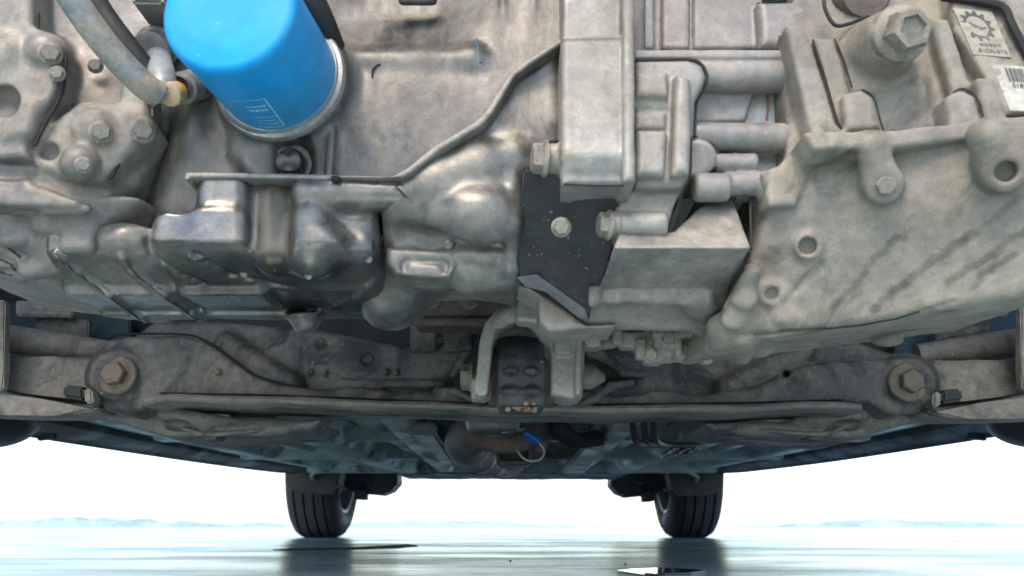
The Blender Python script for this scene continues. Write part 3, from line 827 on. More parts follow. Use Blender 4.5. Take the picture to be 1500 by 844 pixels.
def wander(q, Y, seed, n=5, j=4):
    r_ = random.Random(seed); out = []
    for (x0, y0), (x1, y1) in zip(q, q[1:]):
        for i in range(n): out.append(V(x0 + (x1 - x0) * i / n + r_.uniform(-j, j), y0 + (y1 - y0) * i / n + r_.uniform(-j, j), Y))
    return out
runs(engine_block.data, [(wander([(560, -5), (575, 20), (592, 46)], .519, 1), .005, .6), (wander([(770, -10), (776, 60), (770, 110)], .503, 2), .003, .5), (wander([(700, 0), (706, 40), (697, 62)], .510, 3), .0018, .55), (wander([(330, 215), (362, 250)], .500, 4), .006, .55),
                         (wander([(545, 150), (556, 210), (548, 250)], .499, 5), .004, .4), (wander([(640, 110), (650, 170)], .498, 6), .003, .4), (wander([(236, 170), (222, 240), (200, 290)], .531, 7), .010, .5), (wander([(500, 0), (540, 6), (600, 4)], .521, 8), .004, .5)])
runs(endc.data, [(wander([(0, 345), (40, 352), (70, 372)], .505, 9), .004, .5), (wander([(60, 400), (120, 415), (170, 440)], .53, 10), .006, .5), (wander([(100, 330), (140, 360)], .505, 11), .006, .5)])
runs(cover.data, [(wander([(100, 30), (120, 90), (112, 140)], .508, 12), .006, .45), (wander([(0, 250), (60, 262), (100, 285)], .489, 13), .005, .5), (wander([(180, 60), (205, 130)], .515, 14), .006, .5), (wander([(60, 170), (40, 230)], .48, 15), .004, .45)])
# ================================================================== BELL HOUSING, SIDE COVER, GEARBOX
# ---- tall box casting with boss
v = Vol.around(VV([(780, -80), (945, 300)], .46), .43, .56, .0018)
v.prism(VV([(824, -100), (914, -100), (914, 268), (824, 268)], .462), .463, .54, .003, .002)
v.prism(VV([(822, 58), (913, 56), (913, 235), (822, 235)], .458), .456, .54, .004, .002)
v.prism(VV([(910, -100), (928, -100), (930, 268), (912, 268)], .456), .4525, .54, .003, .002)
v.cyl(V(822, 240, .470), V(926, 240, .470), psize(31, 870, 240, .46), None, .003, .003)
v.cyl(V(800, 232, .474), V(826, 234, .474), psize(22, 820, 235, .47), None, .003, .003)
v.cap(V(826, 57, .4565), V(911, 55, .4565), .0016, k=.001)
v.rough(0.00023, .03, 21)
bell = link('bell_housing', v.mesh('bell_housing'), M_ALUL, car, label='pale grey box casting above the black bracket')
bolt(bell, V(800, 233, .473), (-1, -.15, 0), 1.15, .2)

# ---- ribbed side cover
v = Vol.around(VV([(880, 70), (1070, 360)], .475), .45, .55, .0018)
v.prism(VV([(930, 90), (1008, 88), (1028, 96), (1034, 112), (1030, 128), (1018, 148), (1016, 205), (1012, 262), (998, 275), (930, 275)], .478), .476, .54, .004, .002)
v.prism(VV([(930, 110), (978, 110), (978, 148), (930, 148)], .474), .468, .52, .004, .003)
v.cap(V(932, 155, .478), V(978, 156, .478), .0045, k=.003)
v.prism(VV([(930, 165), (976, 165), (975, 190), (930, 190)], .474), .473, .52, .003, .002)
v.prism(VV([(930, 195), (976, 195), (972, 262), (930, 262)], .472), .466, .52, .004, .002)
v.prism(VV([(988, 112), (1010, 120), (1012, 195), (1008, 258), (982, 262), (982, 195)], .472), .466, .52, .005, .003)
v.prism(VV([(980, 105), (983, 190), (978, 262)], .47), .45, .474, .0005, .002, sub=True, path=.0009)
v.prism(VV([(905, 285), (998, 272), (975, 345), (900, 345)], .485), .488, .54, .003, .003)
v.cyl(V(908, 329, .487), V(976, 329, .487), psize(18, 940, 328, .48), None, .002, .003)
v.cyl(V(893, 329, .490), V(910, 329, .490), psize(20, 940, 328, .48), None, .002, .002)
v.path(VV([(925, 283, .489), (950, 276, .487), (972, 272, .486)]), .003, k=.003)
v.rough(0.00023, .03, 22)
sidec = link('side_cover', v.mesh('side_cover'), M_ALUL, car, label='pale ribbed side cover with wavy edge beside the box casting')
bolt(sidec, V(893, 330, .489), (-1, -.2, 0), .95, .2)
v = Vol.around(VV([(1005, 190), (1065, 265)], .495), .475, .55, .0016)
v.cyl(V(1022, 232, .484), V(1022, 232, .53), psize(27, 1030, 230, .49), None, .003, .002)
v.prism(VV([(1000, 200), (1025, 205), (1030, 258), (1000, 262)], .49), .487, .53, .003, .003)
link('lobe', v.mesh('lobe'), M_ALUL, sidec)

# ---- tubes and flange bar behind the side cover
v = Vol.around(VV([(925, -80), (1185, 320)], .51), .47, .60, .0018)
v.prism(VV([(925, -90), (1118, -90), (1118, 72), (925, 72)], .505), .504, .57, .003, .002)
v.prism(VV([(960, -90), (972, -90), (972, 72), (960, 72)], .50), .49, .511, .003, .003, sub=True)
v.prism(VV([(1012, -90), (1018, -90), (1018, 72), (1012, 72)], .50), .49, .509, .003, .003, sub=True)
v.prism(VV([(1108, 5), (1160, 5), (1186, 14), (1190, 30), (1162, 50), (1150, 72), (1112, 72)], .498), .494, .57, .006, .002)
v.prism(VV([(928, 74), (1156, 74), (1156, 88), (928, 88)], .486), .484, .57, .002, .001)
v.cyl(V(1005, 112, 0.4960), V(1152, 112, 0.4960), psize(24, 1090, 110, .5), None, .003, .002)
v.prism(VV([(1010, 134), (1106, 134), (1092, 180), (1010, 182)], .505), .503, .57, .003, .003)
v.cyl(V(1010, 201, 0.4970), V(1160, 203, 0.4970), psize(22, 1090, 200, .5), None, .004, .004)
v.cyl(V(1040, 240, 0.4950), V(1108, 240, 0.4950), psize(15, 1090, 240, .5), None, .002, .002)
v.cyl(V(1015, 275, 0.4920), V(1068, 275, 0.4920), psize(21, 1040, 275, .5), None, .003, .002)
v.cyl(V(1060, 270, 0.4960), V(1114, 270, 0.4960), psize(18, 1040, 275, .5), None, .002, .002)
v.cyl(V(1108, 275, 0.4990), V(1145, 277, 0.4990), psize(25, 1120, 275, .5), None, .003, .002)
v.rough(0.00023, .025, 23)
tubes = link('tube_casting', v.mesh('tube_casting'), mat('grey_aluminium', (.24, .23, .22), (.32, .28, .245), .45, 22, .25, (.4, .75), .35, fleck=(.5, .3, .22), fleck_amt=.16), car, label='row of grey cast tubes between side cover and gearbox')
bm = plate(VV([(1080, 100), (1170, 90), (1166, 140), (1168, 205), (1160, 225), (1138, 290), (1075, 290)], .512), .01, bev=.002)
link('back_plate', bm_mesh(bm, 'back_plate'), mat('bright_aluminium', (.62, .62, .61), (.55, .53, .5), .3, 16, .3, (.4, .6), .1), tubes, label='bright pale plate behind the tubes')
bm = tube_bm(VV([(1124, 138, .5112), (1125, 160, .5112), (1123, 176, .5112)]), .0008, 6)
link('paint_mark', bm_mesh(bm, 'paint_mark'), mat('red_mark', (.5, .16, .1), (.4, .2, .15), .4, 90), tubes)

# ---- lower housing (two facets) with the long rod
v = Vol.around(VV([(860, 280), (1115, 290)], .50) + [V(1000, 530, .62)], .45, .66, .002)
pf = [(Yq, V(1000, yq, Yq)[2]) for yq, Yq in ((280, .512), (363, .478), (426, .530), (470, .592))]
pf = pf + [(.64, pf[-1][1]), (.64, pf[0][1])]
v.xprism(pf, V(868, 363, .48)[0], V(1099, 363, .48)[0], .0015, .001)
v.prism(VV([(850, 342), (986, 343), (1036, 289), (1036, 240), (850, 240)], .492), .44, .66, .001, .001, sub=True)
v.prism([V(907, 340, .49), V(888, 396, .505), V(868, 436, .535), V(862, 470, .58), V(800, 470, .55), V(800, 340, .49)], .44, .66, .001, .001, sub=True)
v.prism(VV([(1100, 372), (1078, 412), (1052, 430), (1052, 540), (1130, 540), (1130, 372)], .50), .44, .66, .002, .002, sub=True)
v.cyl(V(868, 434, .533), V(1040, 436, .533), psize(11, 950, 434, .53), None, .002, .002)
v.cyl(V(862, 434, .533), V(880, 434, .533), psize(16, 950, 434, .53), None, .002, .002)
v.cap(V(866, 462, .578), V(1030, 466, .578), .010, k=.012)
v.cap(V(1030, 440, .548), V(1052, 480, .585), .014, .010, k=.015)
v.rough(0.00036, .022, 24)
lowh = link('clutch_housing', v.mesh('clutch_housing'), M_ALU, car, label='folded two-facet grey housing under the side cover')
# bits hanging under the housing
v = Vol.around(VV([(850, 470), (1075, 540)], .64), .57, .70, .002)
v.box(V(868, 494, .63), (.007, .010, .010), rnd=.002)
v.cyl(V(872, 490, .635), V(945, 494, .635), .008, None, .002, .003)
v.box(V(925, 500, .63), (.009, .008, .0065), rnd=.002)
v.box(V(955, 505, .63), (.0065, .01, .016), rnd=.002)
v.box(V(972, 492, .62), (.009, .008, .012), rnd=.002)
v.box(V(985, 515, .63), (.016, .01, .0065), rnd=.002)
v.cyl(V(985, 515, .622), V(1040, 516, .622), .0085, None, .002, .003)
v.box(V(965, 522, .635), (.012, .008, .005), rnd=.002)
v.box(V(1000, 485, .62), (.026, .012, .008), rnd=.003)
v.cyl(V(1046, 490, .60), V(1052, 522, .60), .010, .007, .003, .004)
for (x, y, d, hx, hy, hz) in ((903, 490, .625, .004, .006, .009), (938, 512, .622, .004, .006, .008), (992, 503, .615, .003, .006, .010), (1006, 522, .62, .010, .006, .003), (1022, 503, .612, .005, .006, .006), (890, 503, .63, .006, .005, .004), (1034, 520, .615, .004, .006, .007)):
    v.box(V(x, y, d), (hx, hy, hz), rnd=.0012, k=.001)
v.box(V(1035, 470, .60), (.020, .012, .012), rot=(0, .6, 0), rnd=.004)
v.rough(0.00049, .012, 25)
link('linkage', v.mesh('linkage'), M_ALU, lowh, label='caked cluster of small brackets under the clutch housing')
for (x, y) in ((868, 497), (978, 496), (952, 520)): bolt(lowh, V(x, y, .612), (0, -1, -.2), .6)

# ---- gearbox
v = Vol.around(VV([(1030, -80), (1600, -80)], .47) + [V(1200, 560, .60), V(1600, 400, .5)], .40, .66, .0022)
ins = V(1320, 380, .56)
gf = plane3(V(1150, 300, .487), V(1500, 250, .449), V(1250, 472, .511), ins)
gb = plane3(ray_plane(1240, 476, gf), V(1080, 527, .632), V(1500, 474, .632), ins)
gl = plane3(ray_plane(1152, 222, gf), ray_plane(1100, 362, gf), ray_plane(1100, 362, gf) + np.array([-.01, .1, 0]), ins)
gl2 = plane3(ray_plane(1098, 380, gf), ray_plane(1060, 470, gf), ray_plane(1060, 470, gf) + np.array([-.01, .1, 0]), ins)
gu = plane3(V(1150, 228, .484), V(1500, 210, .452), V(1300, 292, ray_plane(1300, 292, gf)[1]), ins)
X9 = (np.array([1., 0, 0]), V(1600, 300, .46)); YB = (np.array([0, 1., 0]), np.array([0, .628, 0]))
v.convex([gf, gb, gl, gl2, gu, X9, YB, (np.array([0, 0, 1.]), V(1300, 200, .46))], .005)
v.prism(VV([(1152, 30), (1200, -90), (1620, -90), (1620, 215), (1160, 222)], .48), .48, .60, .003, .002, ctrl=[(1170, 100, .489), (1500, 80, .468), (1300, 0, .489), (1300, 180, .482)])
# stepped tray around the drain plug
K, RN = .0018, .0028
v.prism(VV([(1150, 36), (1174, 40), (1187, 58), (1206, 120), (1224, 182), (1240, 200), (1190, 206), (1172, 130)], .468), .4665, .51, RN, K)
v.prism(VV([(1192, 54), (1220, 56), (1234, 90), (1250, 150), (1250, 192), (1228, 192), (1206, 112)], .474), .4735, .51, RN, K)
v.prism(VV([(1226, 62), (1262, 48), (1290, 140), (1262, 134), (1246, 138)], .480), .4805, .51, RN, .004)
v.prism(VV([(1234, 140), (1246, 134), (1262, 132), (1278, 142), (1292, 190), (1240, 192)], .466), .4640, .51, .004, .003)
v.prism(VV([(1340, 60), (1372, 40), (1400, 140), (1392, 186), (1345, 188)], .478), .4775, .51, .004, .005)
v.prism(VV([(1386, 142), (1398, 134), (1412, 130), (1430, 140), (1442, 182), (1392, 186)], .458), .4575, .51, .004, .003)
v.prism(VV([(1366, 22), (1392, 26), (1428, 130), (1397, 138)], .464), .4645, .51, .004, .003)
v.prism(VV([(1430, 112), (1456, 112), (1480, 180), (1448, 184)], .456), .4555, .51, .004, .003)
v.prism(VV([(1176, 194), (1250, 194), (1300, 192), (1440, 178), (1580, 162), (1580, 190), (1440, 204), (1300, 218), (1192, 222)], .456), .4535, .51, RN, K)
v.path(VV([(1312, 112, .474), (1317, 160, .470)]), .0085, k=.003, sub=True)
v.cap(V(1275, 85, .492), V(1272, 130, .490), .008, k=.008)
v.prism(VV([(1394, -60), (1640, -60), (1640, 176), (1470, 172), (1440, 110), (1404, 40)], .462), .46, .52, .0015, .002, ctrl=[(1394, 10, .4665), (1500, 14, .4625), (1500, 160, .4560), (1450, 165, .4580)])
# drain plug boss
PL = V(1316, 50, .452)
v.cyl(PL + np.array([0, .0, 0]), PL + np.array([-.002, .05, .01]), psize(42, 1316, 50, .455), .026, .003, .006)
# bosses
gn = gf[0]
def boss(x, y, r, out, x0=None, y0=None, hole=.62, dep=.006, drill=True):
    p = ray_plane(x, y, gf)
    if x0: v.cap(ray_plane(x0, y0, gf) + gn * .004, p + gn * (out - r * .9), r * .85, r, k=.005)
    v.cyl(p + gn * out, p - gn * .02, r, r * 1.12, .002, .005)
    if drill: v.cyl(p + gn * (out + .004), p + gn * (out - dep), r * hole, None, .001, .0015, sub=True)
    return p + gn * out
GB = [boss(1291, 270, .0112, .011, 1274, 216, drill=False)]
boss(1464, 250, .0125, .012, 1440, 200, .5, .008); boss(1183, 360, .0088, .004, None, None, .6, .007); boss(1130, 430, .0080, .003, None, None, .55, .004)
v.prism(VV([(1118, 250), (1160, 228), (1196, 232), (1168, 300), (1128, 300)], .48), .4815, .52, .003, .004)
v.path(VV([(1100, 400, .502), (1080, 455, .518), (1062, 498, .540)]), .006, k=.010)
v.cap(V(1085, 490, .53), V(1087, 520, .57), .010, .007, k=.006)
v.cap(V(1055, 480, .54), V(1050, 505, .56), .009, .008, k=.008)
for (x, y) in ((1100, 470), (1125, 480), (1090, 440), (1150, 462), (1075, 470)): v.ell(v.hit(x, y), (.008, .004, .006), k=.006)
v.ell(V(1112, 514, .60), (.010, .008, .005), k=.004); v.ell(V(1300, 498, .605), (.012, .008, .005), k=.004)
v.rough(.0004, .045, 31)
v.rough(.0003, .013, 32)
rq = random.Random(9)
gear_lines = []
for (a, b, r_, n) in (((1500, 296), (1330, 396), .0011, 15), ((1500, 350), (1390, 404), .0010, 11), ((1420, 350), (1270, 468), .0008, 13), ((1490, 384), (1420, 418), .0009, 9)):
    pp_ = []; ox = oy = 0
    for i in range(n):
        t = i / (n - 1); ox = ox * .6 + rq.uniform(-5, 5); oy = oy * .6 + rq.uniform(-4, 4)
        pp_.append((a[0] + (b[0] - a[0]) * t + ox, a[1] + (b[1] - a[1]) * t + oy))
cr = [(1066, 492), (1120, 488), (1150, 484), (1200, 483), (1260, 478), (1310, 468), (1360, 452), (1400, 442)]
L3 = v.hits([(x + rq.uniform(-2, 2), y + rq.uniform(-2, 2)) for x, y in cr], 0, 4)
v.path(L3, .0010, k=.0015, sub=True); gear_lines.append(L3[3:24])
for q in ([(1205, 388), (1185, 404), (1165, 428)], [(1112, 300), (1122, 262), (1148, 228)]):
    L3 = v.hits(q, 0, 5); v.path(L3, .0012, k=.003, sub=True)
stick1 = [v.hit(*q, lift=.0012) for q in ((1396, 12), (1453, 17), (1482, 84), (1426, 80))]
stick2 = [v.hit(*q, lift=.0012) for q in ((1453, 94), (1530, 100), (1550, 165), (1480, 162))]
gvol = v
gearbox = link('gearbox', v.mesh('gearbox'), M_GEAR, car, label='large dirt-caked beige gearbox casting with big drain plug')
for q in gear_lines: bead(gearbox, q, .0006)
plug = link('drain_plug', hexbolt_mesh('drain_plug', .0122, .015, .0185, .005, .003), M_BOLT, gearbox, mtx=at(PL + np.array([0, 0.001, 0]), (.02, -.93, -.36), 1.0, .25), label='large hexagonal drain plug with a dark worn spot')
GBOLT = hexbolt_mesh('dusty_bolt', .0085); GBOLT.materials.append(M_GEAR)
for p_, s_ in zip(GB, (.62,)):
    bolt(gearbox, p_, tuple(gn), s_, rq.uniform(0, 1), GBOLT)

rl = []
for q, w_, am in (([(1338, 316), (1322, 345), (1296, 368), (1272, 390), (1248, 424), (1215, 456)], .0035, .55), ([(1505, 286), (1462, 316), (1420, 344), (1380, 372), (1345, 398), (1310, 425), (1275, 462)], .0038, .6), ([(1505, 340), (1470, 356), (1440, 384), (1400, 404), (1385, 420)], .0036, .6),
                  ([(1490, 372), (1455, 392), (1432, 410), (1405, 436)], .003, .55), ([(1208, 384), (1188, 402), (1165, 426)], .003, .5), ([(1066, 490), (1150, 484), (1260, 477), (1360, 456), (1440, 430)], .0022, .5),
                  ([(1110, 300), (1122, 262), (1150, 226)], .002, .5), ([(1070, 470), (1095, 430), (1104, 370)], .004, .45), ([(1420, 210), (1440, 260)], .002, .3)):
    n_ = 4; P_ = []
    for (x0, y0), (x1, y1) in zip(q, q[1:]):
        for i in range(n_): P_.append(ray_plane(x0 + (x1 - x0) * i / n_ + rq.uniform(-4, 4), y0 + (y1 - y0) * i / n_ + rq.uniform(-3, 3), gf))
    rl.append((P_, w_, am))
runs(gearbox.data, rl)

# ---- stickers
def sticker(name, quad, m, label, dy=-.0008):
    front = quad
    bm = slab_bm(front, [p + np.array([0, .0015, 0]) for p in front])
    return link(name, bm_mesh(bm, name), m, gearbox, label=label), [Vector(p) for p in front]
def quadpt(q, u, w, lift=.0003):
    a = q[0].lerp(q[1], u); b = q[3].lerp(q[2], u); p = a.lerp(b, w)
    return p + Vector((0, -lift, -.3 * lift))
s1, q1 = sticker('emblem_label', stick1, M_STICK, 'beige label with a dark toothed gear emblem')
bm = bmesh.new()
cx_, cy_ = .44, .36
NT = 12
def epl(a, r, tilt=.3): return quadpt(q1, cx_ + r * 1.15 * math.cos(a), cy_ + r * math.sin(a) * .92)
ring = []
for i in range(NT * 4):
    a = 2 * math.pi * i / (NT * 4) + .1
    ro = .37 if i % 4 in (0, 1) else .29
    ring.append((bm.verts.new(epl(a, ro)), bm.verts.new(epl(a, .235))))
for i in range(len(ring)):
    if 17 < i < 25: continue
    a, b = ring[i], ring[(i + 1) % len(ring)]
    bm.faces.new((a[0], b[0], b[1], a[1]))
arrow = [(.2, .27), (.30, .30), (.50, .38), (.66, .37), (.64, .42), (.48, .46), (.34, .41), (.27, .34)]
bm.faces.new([bm.verts.new(quadpt(q1, *p)) for p in arrow])
link('gear_emblem', bm_mesh(bm, 'gear_emblem', False), M_INK, s1, label='dark toothed wheel emblem with a bar inside')
def letters(bm, q, text, u0, u1, w0, w1, lift=.0003):
    """block strokes on a label"""
    G = {'H': 'lrm', 'U': 'lrb', 'N': 'lrt', 'M': 'lrtc', 'E': 'ltmb', 'R': 'ltmr', 'A': 'lrtm', 'O': 'lrtb', 'I': 'c', '5': 'tmb', 'S': 'tmb', '2': 'tmb', '0': 'lrtb', '1': 'c', '8': 'lrtmb', 'T': 'tc', 'C': 'ltb'}
    n = len(text); cw = (u1 - u0) / n
    for i, ch in enumerate(text):
        a = u0 + cw * i; b = a + cw * .72; th = cw * .2; hh = (w1 - w0); tv = hh * .2; mid = (w0 + w1) / 2
        R_ = {'l': (a, a + th, w0, w1), 'r': (b - th, b, w0, w1), 't': (a, b, w0, w0 + tv), 'b': (a, b, w1 - tv, w1), 'm': (a, b, mid - tv / 2, mid + tv / 2), 'c': ((a + b - th) / 2, (a + b + th) / 2, w0, w1)}
        for k, s_ in enumerate(G.get(ch, 'lb')):
            x0, x1, y0, y1 = R_[s_]
            bm.faces.new([bm.verts.new(quadpt(q, *p, lift + k * .00004)) for p in ((x0, y0), (x1, y0), (x1, y1), (x0, y1))])
bm = bmesh.new(); letters(bm, q1, 'HOMER', .30, .86, .735, .80); letters(bm, q1, 'E1CS 2T0', .2, .95, .86, .93)
link('lettering', bm_mesh(bm, 'lettering', False), M_INK, s1)
s2, q2 = sticker('barcode_label', stick2, M_STICKW, 'worn white barcode label on the gearbox')
bm = bmesh.new()
u = .22
rb = random.Random(2)
while u < .95:
    w_ = rb.uniform(.008, .035)
    bm.faces.new([bm.verts.new(quadpt(q2, *p)) for p in ((u, .06), (u + w_, .06), (u + w_, .36), (u, .36))]); u += w_ + rb.uniform(.01, .03)
letters(bm, q2, '51821', .25, .62, .40, .49)
link('barcode', bm_mesh(bm, 'barcode', False), M_INK, s2)
# things glimpsed above the gearbox
bm = lathe_bm([(0, .02), (.016, .02), (.02, .012), (.021, -.03)], 28)
link('round_cap', bm_mesh(bm, 'round_cap'), M_RUST, car, mtx=at(V(1252, -2, .50), (0, -.9, -.4)))
bm = plate(VV([(1480, -30), (1640, -30), (1640, 44), (1496, 44)], .52), .04, bev=.003)
upper = link('upper_bracket', bm_mesh(bm, 'upper_bracket'), mat('brown_cast', (.2, .17, .15), (.25, .22, .19), .5, 20, .1, (.5, .8), .3), car)
bm = plate(VV([(1486, 52), (1640, 52), (1640, 110), (1512, 110)], .515), .04, bev=.003)
link('lower_flange', bm_mesh(bm, 'lower_flange'), M_ALU, upper)

# ---- black bracket plate
B0 = [(766, 250, .488), (800, 248, .486), (826, 268, .484), (914, 272, .484), (908, 330, .492), (884, 400, .515), (868, 440, .54), (862, 470, .565), (845, 466, .56), (790, 405, .528), (760, 408, .524), (757, 380, .516), (762, 300, .497)]
fr = VV(B0)
bm = slab_bm(fr, [p + np.array([0, .006, .002]) for p in fr], bev=.0012)
brkt = link('black_bracket', bm_mesh(bm, 'black_bracket', angle=50), M_BRKT, car, label='black painted steel bracket plate in the middle')
bm = slab_bm(VV([(757, 406, .5235), (786, 402, .5245), (857, 452, .549), (862, 470, .5635), (848, 466, .5585), (800, 428, .537), (770, 420, .530)]), [p + np.array([0, .006, .002]) for p in VV([(757, 406, .5235), (786, 402, .5245), (857, 452, .549), (862, 470, .5635), (848, 466, .5585), (800, 428, .537), (770, 420, .530)])])
link('worn_edge', bm_mesh(bm, 'worn_edge'), mat('worn_paint', (.13, .135, .14), (.2, .195, .185), .5, 60, .0, (.5, .8), .5), brkt, label='scuffed grey lower edge of the bracket')
bolt(brkt, V(822, 333, .490), (0, -1, -.35), .62, .1, label='round pale bolt head')
fr = VV([(908, 272, .483), (916, 276, .483), (906, 345, .50), (878, 410, .522), (866, 442, .545), (860, 440, .543), (886, 396, .514), (904, 330, .492)])
bm = slab_bm(fr, [p + np.array([0, .02, .003]) for p in fr], bev=.0008)
link('edge_flange', bm_mesh(bm, 'edge_flange'), M_ALU, brkt)
fr = VV([(790, 430, .545), (858, 472, .57), (858, 478, .59), (800, 492, .60), (788, 460, .58)])
v = Vol.around(VV([(745, 395), (900, 500)], .57), .52, .70, .002)
v.prism(VV([(752, 412), (775, 416), (800, 432), (860, 474), (905, 472), (900, 478), (850, 480), (806, 484), (790, 470), (788, 432)], .565), .568, .612, .003, .003)
v.rough(0.00027, .02, 41)
foot = link('bracket_foot', v.mesh('bracket_foot'), M_ALUL, brkt, label='pale cast foot under the black bracket')

# black beads painting the shade into gaps between parts
seam(sidec, [(934, 90, .483), (1008, 88, .483), (1028, 96, .483), (1035, 112, .483), (1031, 129, .483), (1020, 149, .483), (1017, 176, .483), (1016, 200, .483)], .0013)
seam(sidec, [(1016, 200, .488), (1026, 206, .490), (1044, 213, .491), (1053, 230, .491), (1047, 250, .491)], .0012)
seam(sidec, [(1012, 200, .4715), (1011, 255, .4715), (1000, 282, .480), (985, 330, .486), (976, 347, .488)], .0008)
seam(tubes, [(1154, 90, .500), (1157, 104, .498), (1154, 122, .498), (1146, 135, .502)], .0012)
seam(tubes, [(1111, 5, .5035), (1111, 40, .5035), (1111, 74, .5035)], .0012)
seam(tubes, [(1090, 73, .488), (1120, 73, .487), (1154, 73, .487)], .0009)
seam(gearbox, [(1190, 58, .473), (1208, 112, .4725), (1224, 168, .472), (1234, 190, .470), (1246, 192, .468)], .0006)
seam(gearbox, [(1222, 57, .479), (1235, 86, .479), (1248, 128, .4775)], .0006)
seam(gearbox, [(1262, 131, .477), (1280, 144, .476), (1292, 184, .473), (1304, 192, .470), (1390, 184, .468)], .0006)
seam(gearbox, [(1206, -10, .478), (1209, 14, .477), (1222, 36, .476), (1240, 36, .476), (1272, 24, .476)], .0013, 'gap_strip')
seam(gearbox, [(1380, -4, .466), (1440, 3, .462), (1470, 12, .459), (1484, 40, .458), (1514, 96, .456)], .0028, 'gap_strip')
seam(gearbox, [(1396, 136, .4625), (1408, 130, .461), (1424, 136, .4595), (1434, 150, .458), (1440, 170, .457)], .0006)
seam(lowh, [(1099, 292, .4985), (1100, 340, .489), (1100, 366, .4845)], .0009)
seam(lowh, [(1098, 370, .485), (1086, 395, .498), (1072, 416, .513)], .0012)
seam(bell, [(826, 270, .4625), (870, 272, .4615), (914, 272, .460)], .0007)
seam(bell, [(792, 214, .486), (803, 208, .484), (822, 207, .482)], .0009)
# ================================================================== REAR ENGINE MOUNT
v = Vol.around(VV([(670, 430), (900, 430)], .80) + [V(780, 620, .80)], .64, .90, .002)
arm = spline(VV([(800, 455, .68), (765, 457, .70), (735, 468, .725), (716, 492, .75), (709, 520, .765), (706, 570, .775)]), 5)
v.path([np.array(p) for p in arm[:12]], psize(10, 710, 520, .77), k=.004)
v.prism(VV([(748, 462), (732, 469), (719, 484), (713, 505), (710, 535), (706, 575)], .76), .742, .788, .002, .003, path=psize(9.5, 710, 520, .77))
v.box(V(706, 572, .785), (.010, .014, .010), rnd=.003)
v.box(V(776, 455, .69), (.011, .012, .013), rot=(0, .1, 0), rnd=.003)
v.prism(VV([(796, 470), (858, 474), (856, 540), (853, 580), (835, 584), (806, 578), (806, 520)], .765), .765, .82, .004, .003)
v.prism(VV([(812, 484), (842, 484), (840, 515), (834, 520), (816, 520), (811, 512)], .76), .759, .80, .003, .001)
v.prism(VV([(843, 478), (855, 478), (852, 578), (842, 580)], .757), .755, .80, .004, .003)
v.path(VV([(780, 470, .77), (800, 485, .775), (806, 525, .78)]), .008, k=.006)
v.rough(0.00032, .02, 51)
mount = link('engine_mount', v.mesh('engine_mount'), mat('mount_aluminium', (.46, .44, .40), (.52, .48, .40), .4, 30, .15, (.4, .7), .35, stain=(.25, .22, .18), stain_amt=.15), car, label='pale cast arched mount bracket below the black bracket')
v = Vol.around(VV([(715, 490), (810, 615)], .78), .74, .88, .002)
zc = V(763, 550, .79)[2]
prof = []
for i in range(24):
    a = 2 * math.pi * i / 24
    prof.append((.788 + .037 * math.cos(a), zc + .032 * math.sin(a)))
x0, x1 = V(729, 550, .77)[0], V(797, 550, .77)[0]
v.xprism(prof, x0, x1, .003, .002)
v.box(((x0 + x1) / 2, .788, zc - .018), ((x1 - x0) / 2, .034, .017), rnd=.004, k=.004)
for sx in (-1, 1):
    v.ell(((x0 + x1) / 2 + sx * .0095, .746, zc - .004), (.007, .008, .004), k=.004)
    v.ell(((x0 + x1) / 2 + sx * .0095, .753, zc - .022), (.009, .008, .005), k=.004)
    v.ell(((x0 + x1) / 2 + sx * .0095, .745, zc - .032), (.011, .010, .007), k=.004, sub=True)
v.rough(0.00027, .02, 52)
bush = link('mount_bushing', v.mesh('mount_bushing'), mat('bushing_black', (.05, .054, .062), (.16, .152, .14), .36, 40, 0, (.5, .8), .6, fleck=(.3, .28, .25), fleck_amt=.3, var=.36), mount, label='dark rubber-lined bushing between the bracket arms')
for k_, (x, w_) in enumerate(((718, 16), (797, 14))):
    bm = tube_bm([V(x - 2 if k_ == 0 else x - 3, 552, .80), V(x + w_, 552, .80)], .030, 28)
    link('sleeve', bm_mesh(bm, 'sleeve'), M_RUST, mount)
bm = tube_bm([V(690, 552, .80), V(860, 552, .80), V(868, 552, .80), V(886, 554, .80)], [.0125, .0125, .0125, .0035], 24)
ax_ = link('mount_bolt', bm_mesh(bm, 'mount_bolt'), M_ALU, mount, label='long through bolt with pointed tip')
bolt(mount, V(693, 553, .80), (-1, 0, 0), 1.55, .3)
bolt(mount, V(779, 457, .69), (-.4, -1, 0), 1.1, .5)
v = Vol.around(VV([(735, 580), (790, 610)], .765), .74, .80, .0012)
rs = random.Random(3)
for i in range(34):
    p = V(rs.uniform(742, 788), rs.uniform(590, 601), .754 + rs.uniform(0, .02)); p[2] = max(p[2], zc - .040)
    v.ell(p, (rs.uniform(.0015, .003),) * 3, k=.001)
link('rust_crust', v.mesh('rust_crust', 0), mat('orange_rust', (.30, .16, .06), (.5, .42, .32), .4, 220, 0, (.7, .9), .6, bscale=500), mount, label='orange rust crumbs under the bushing')

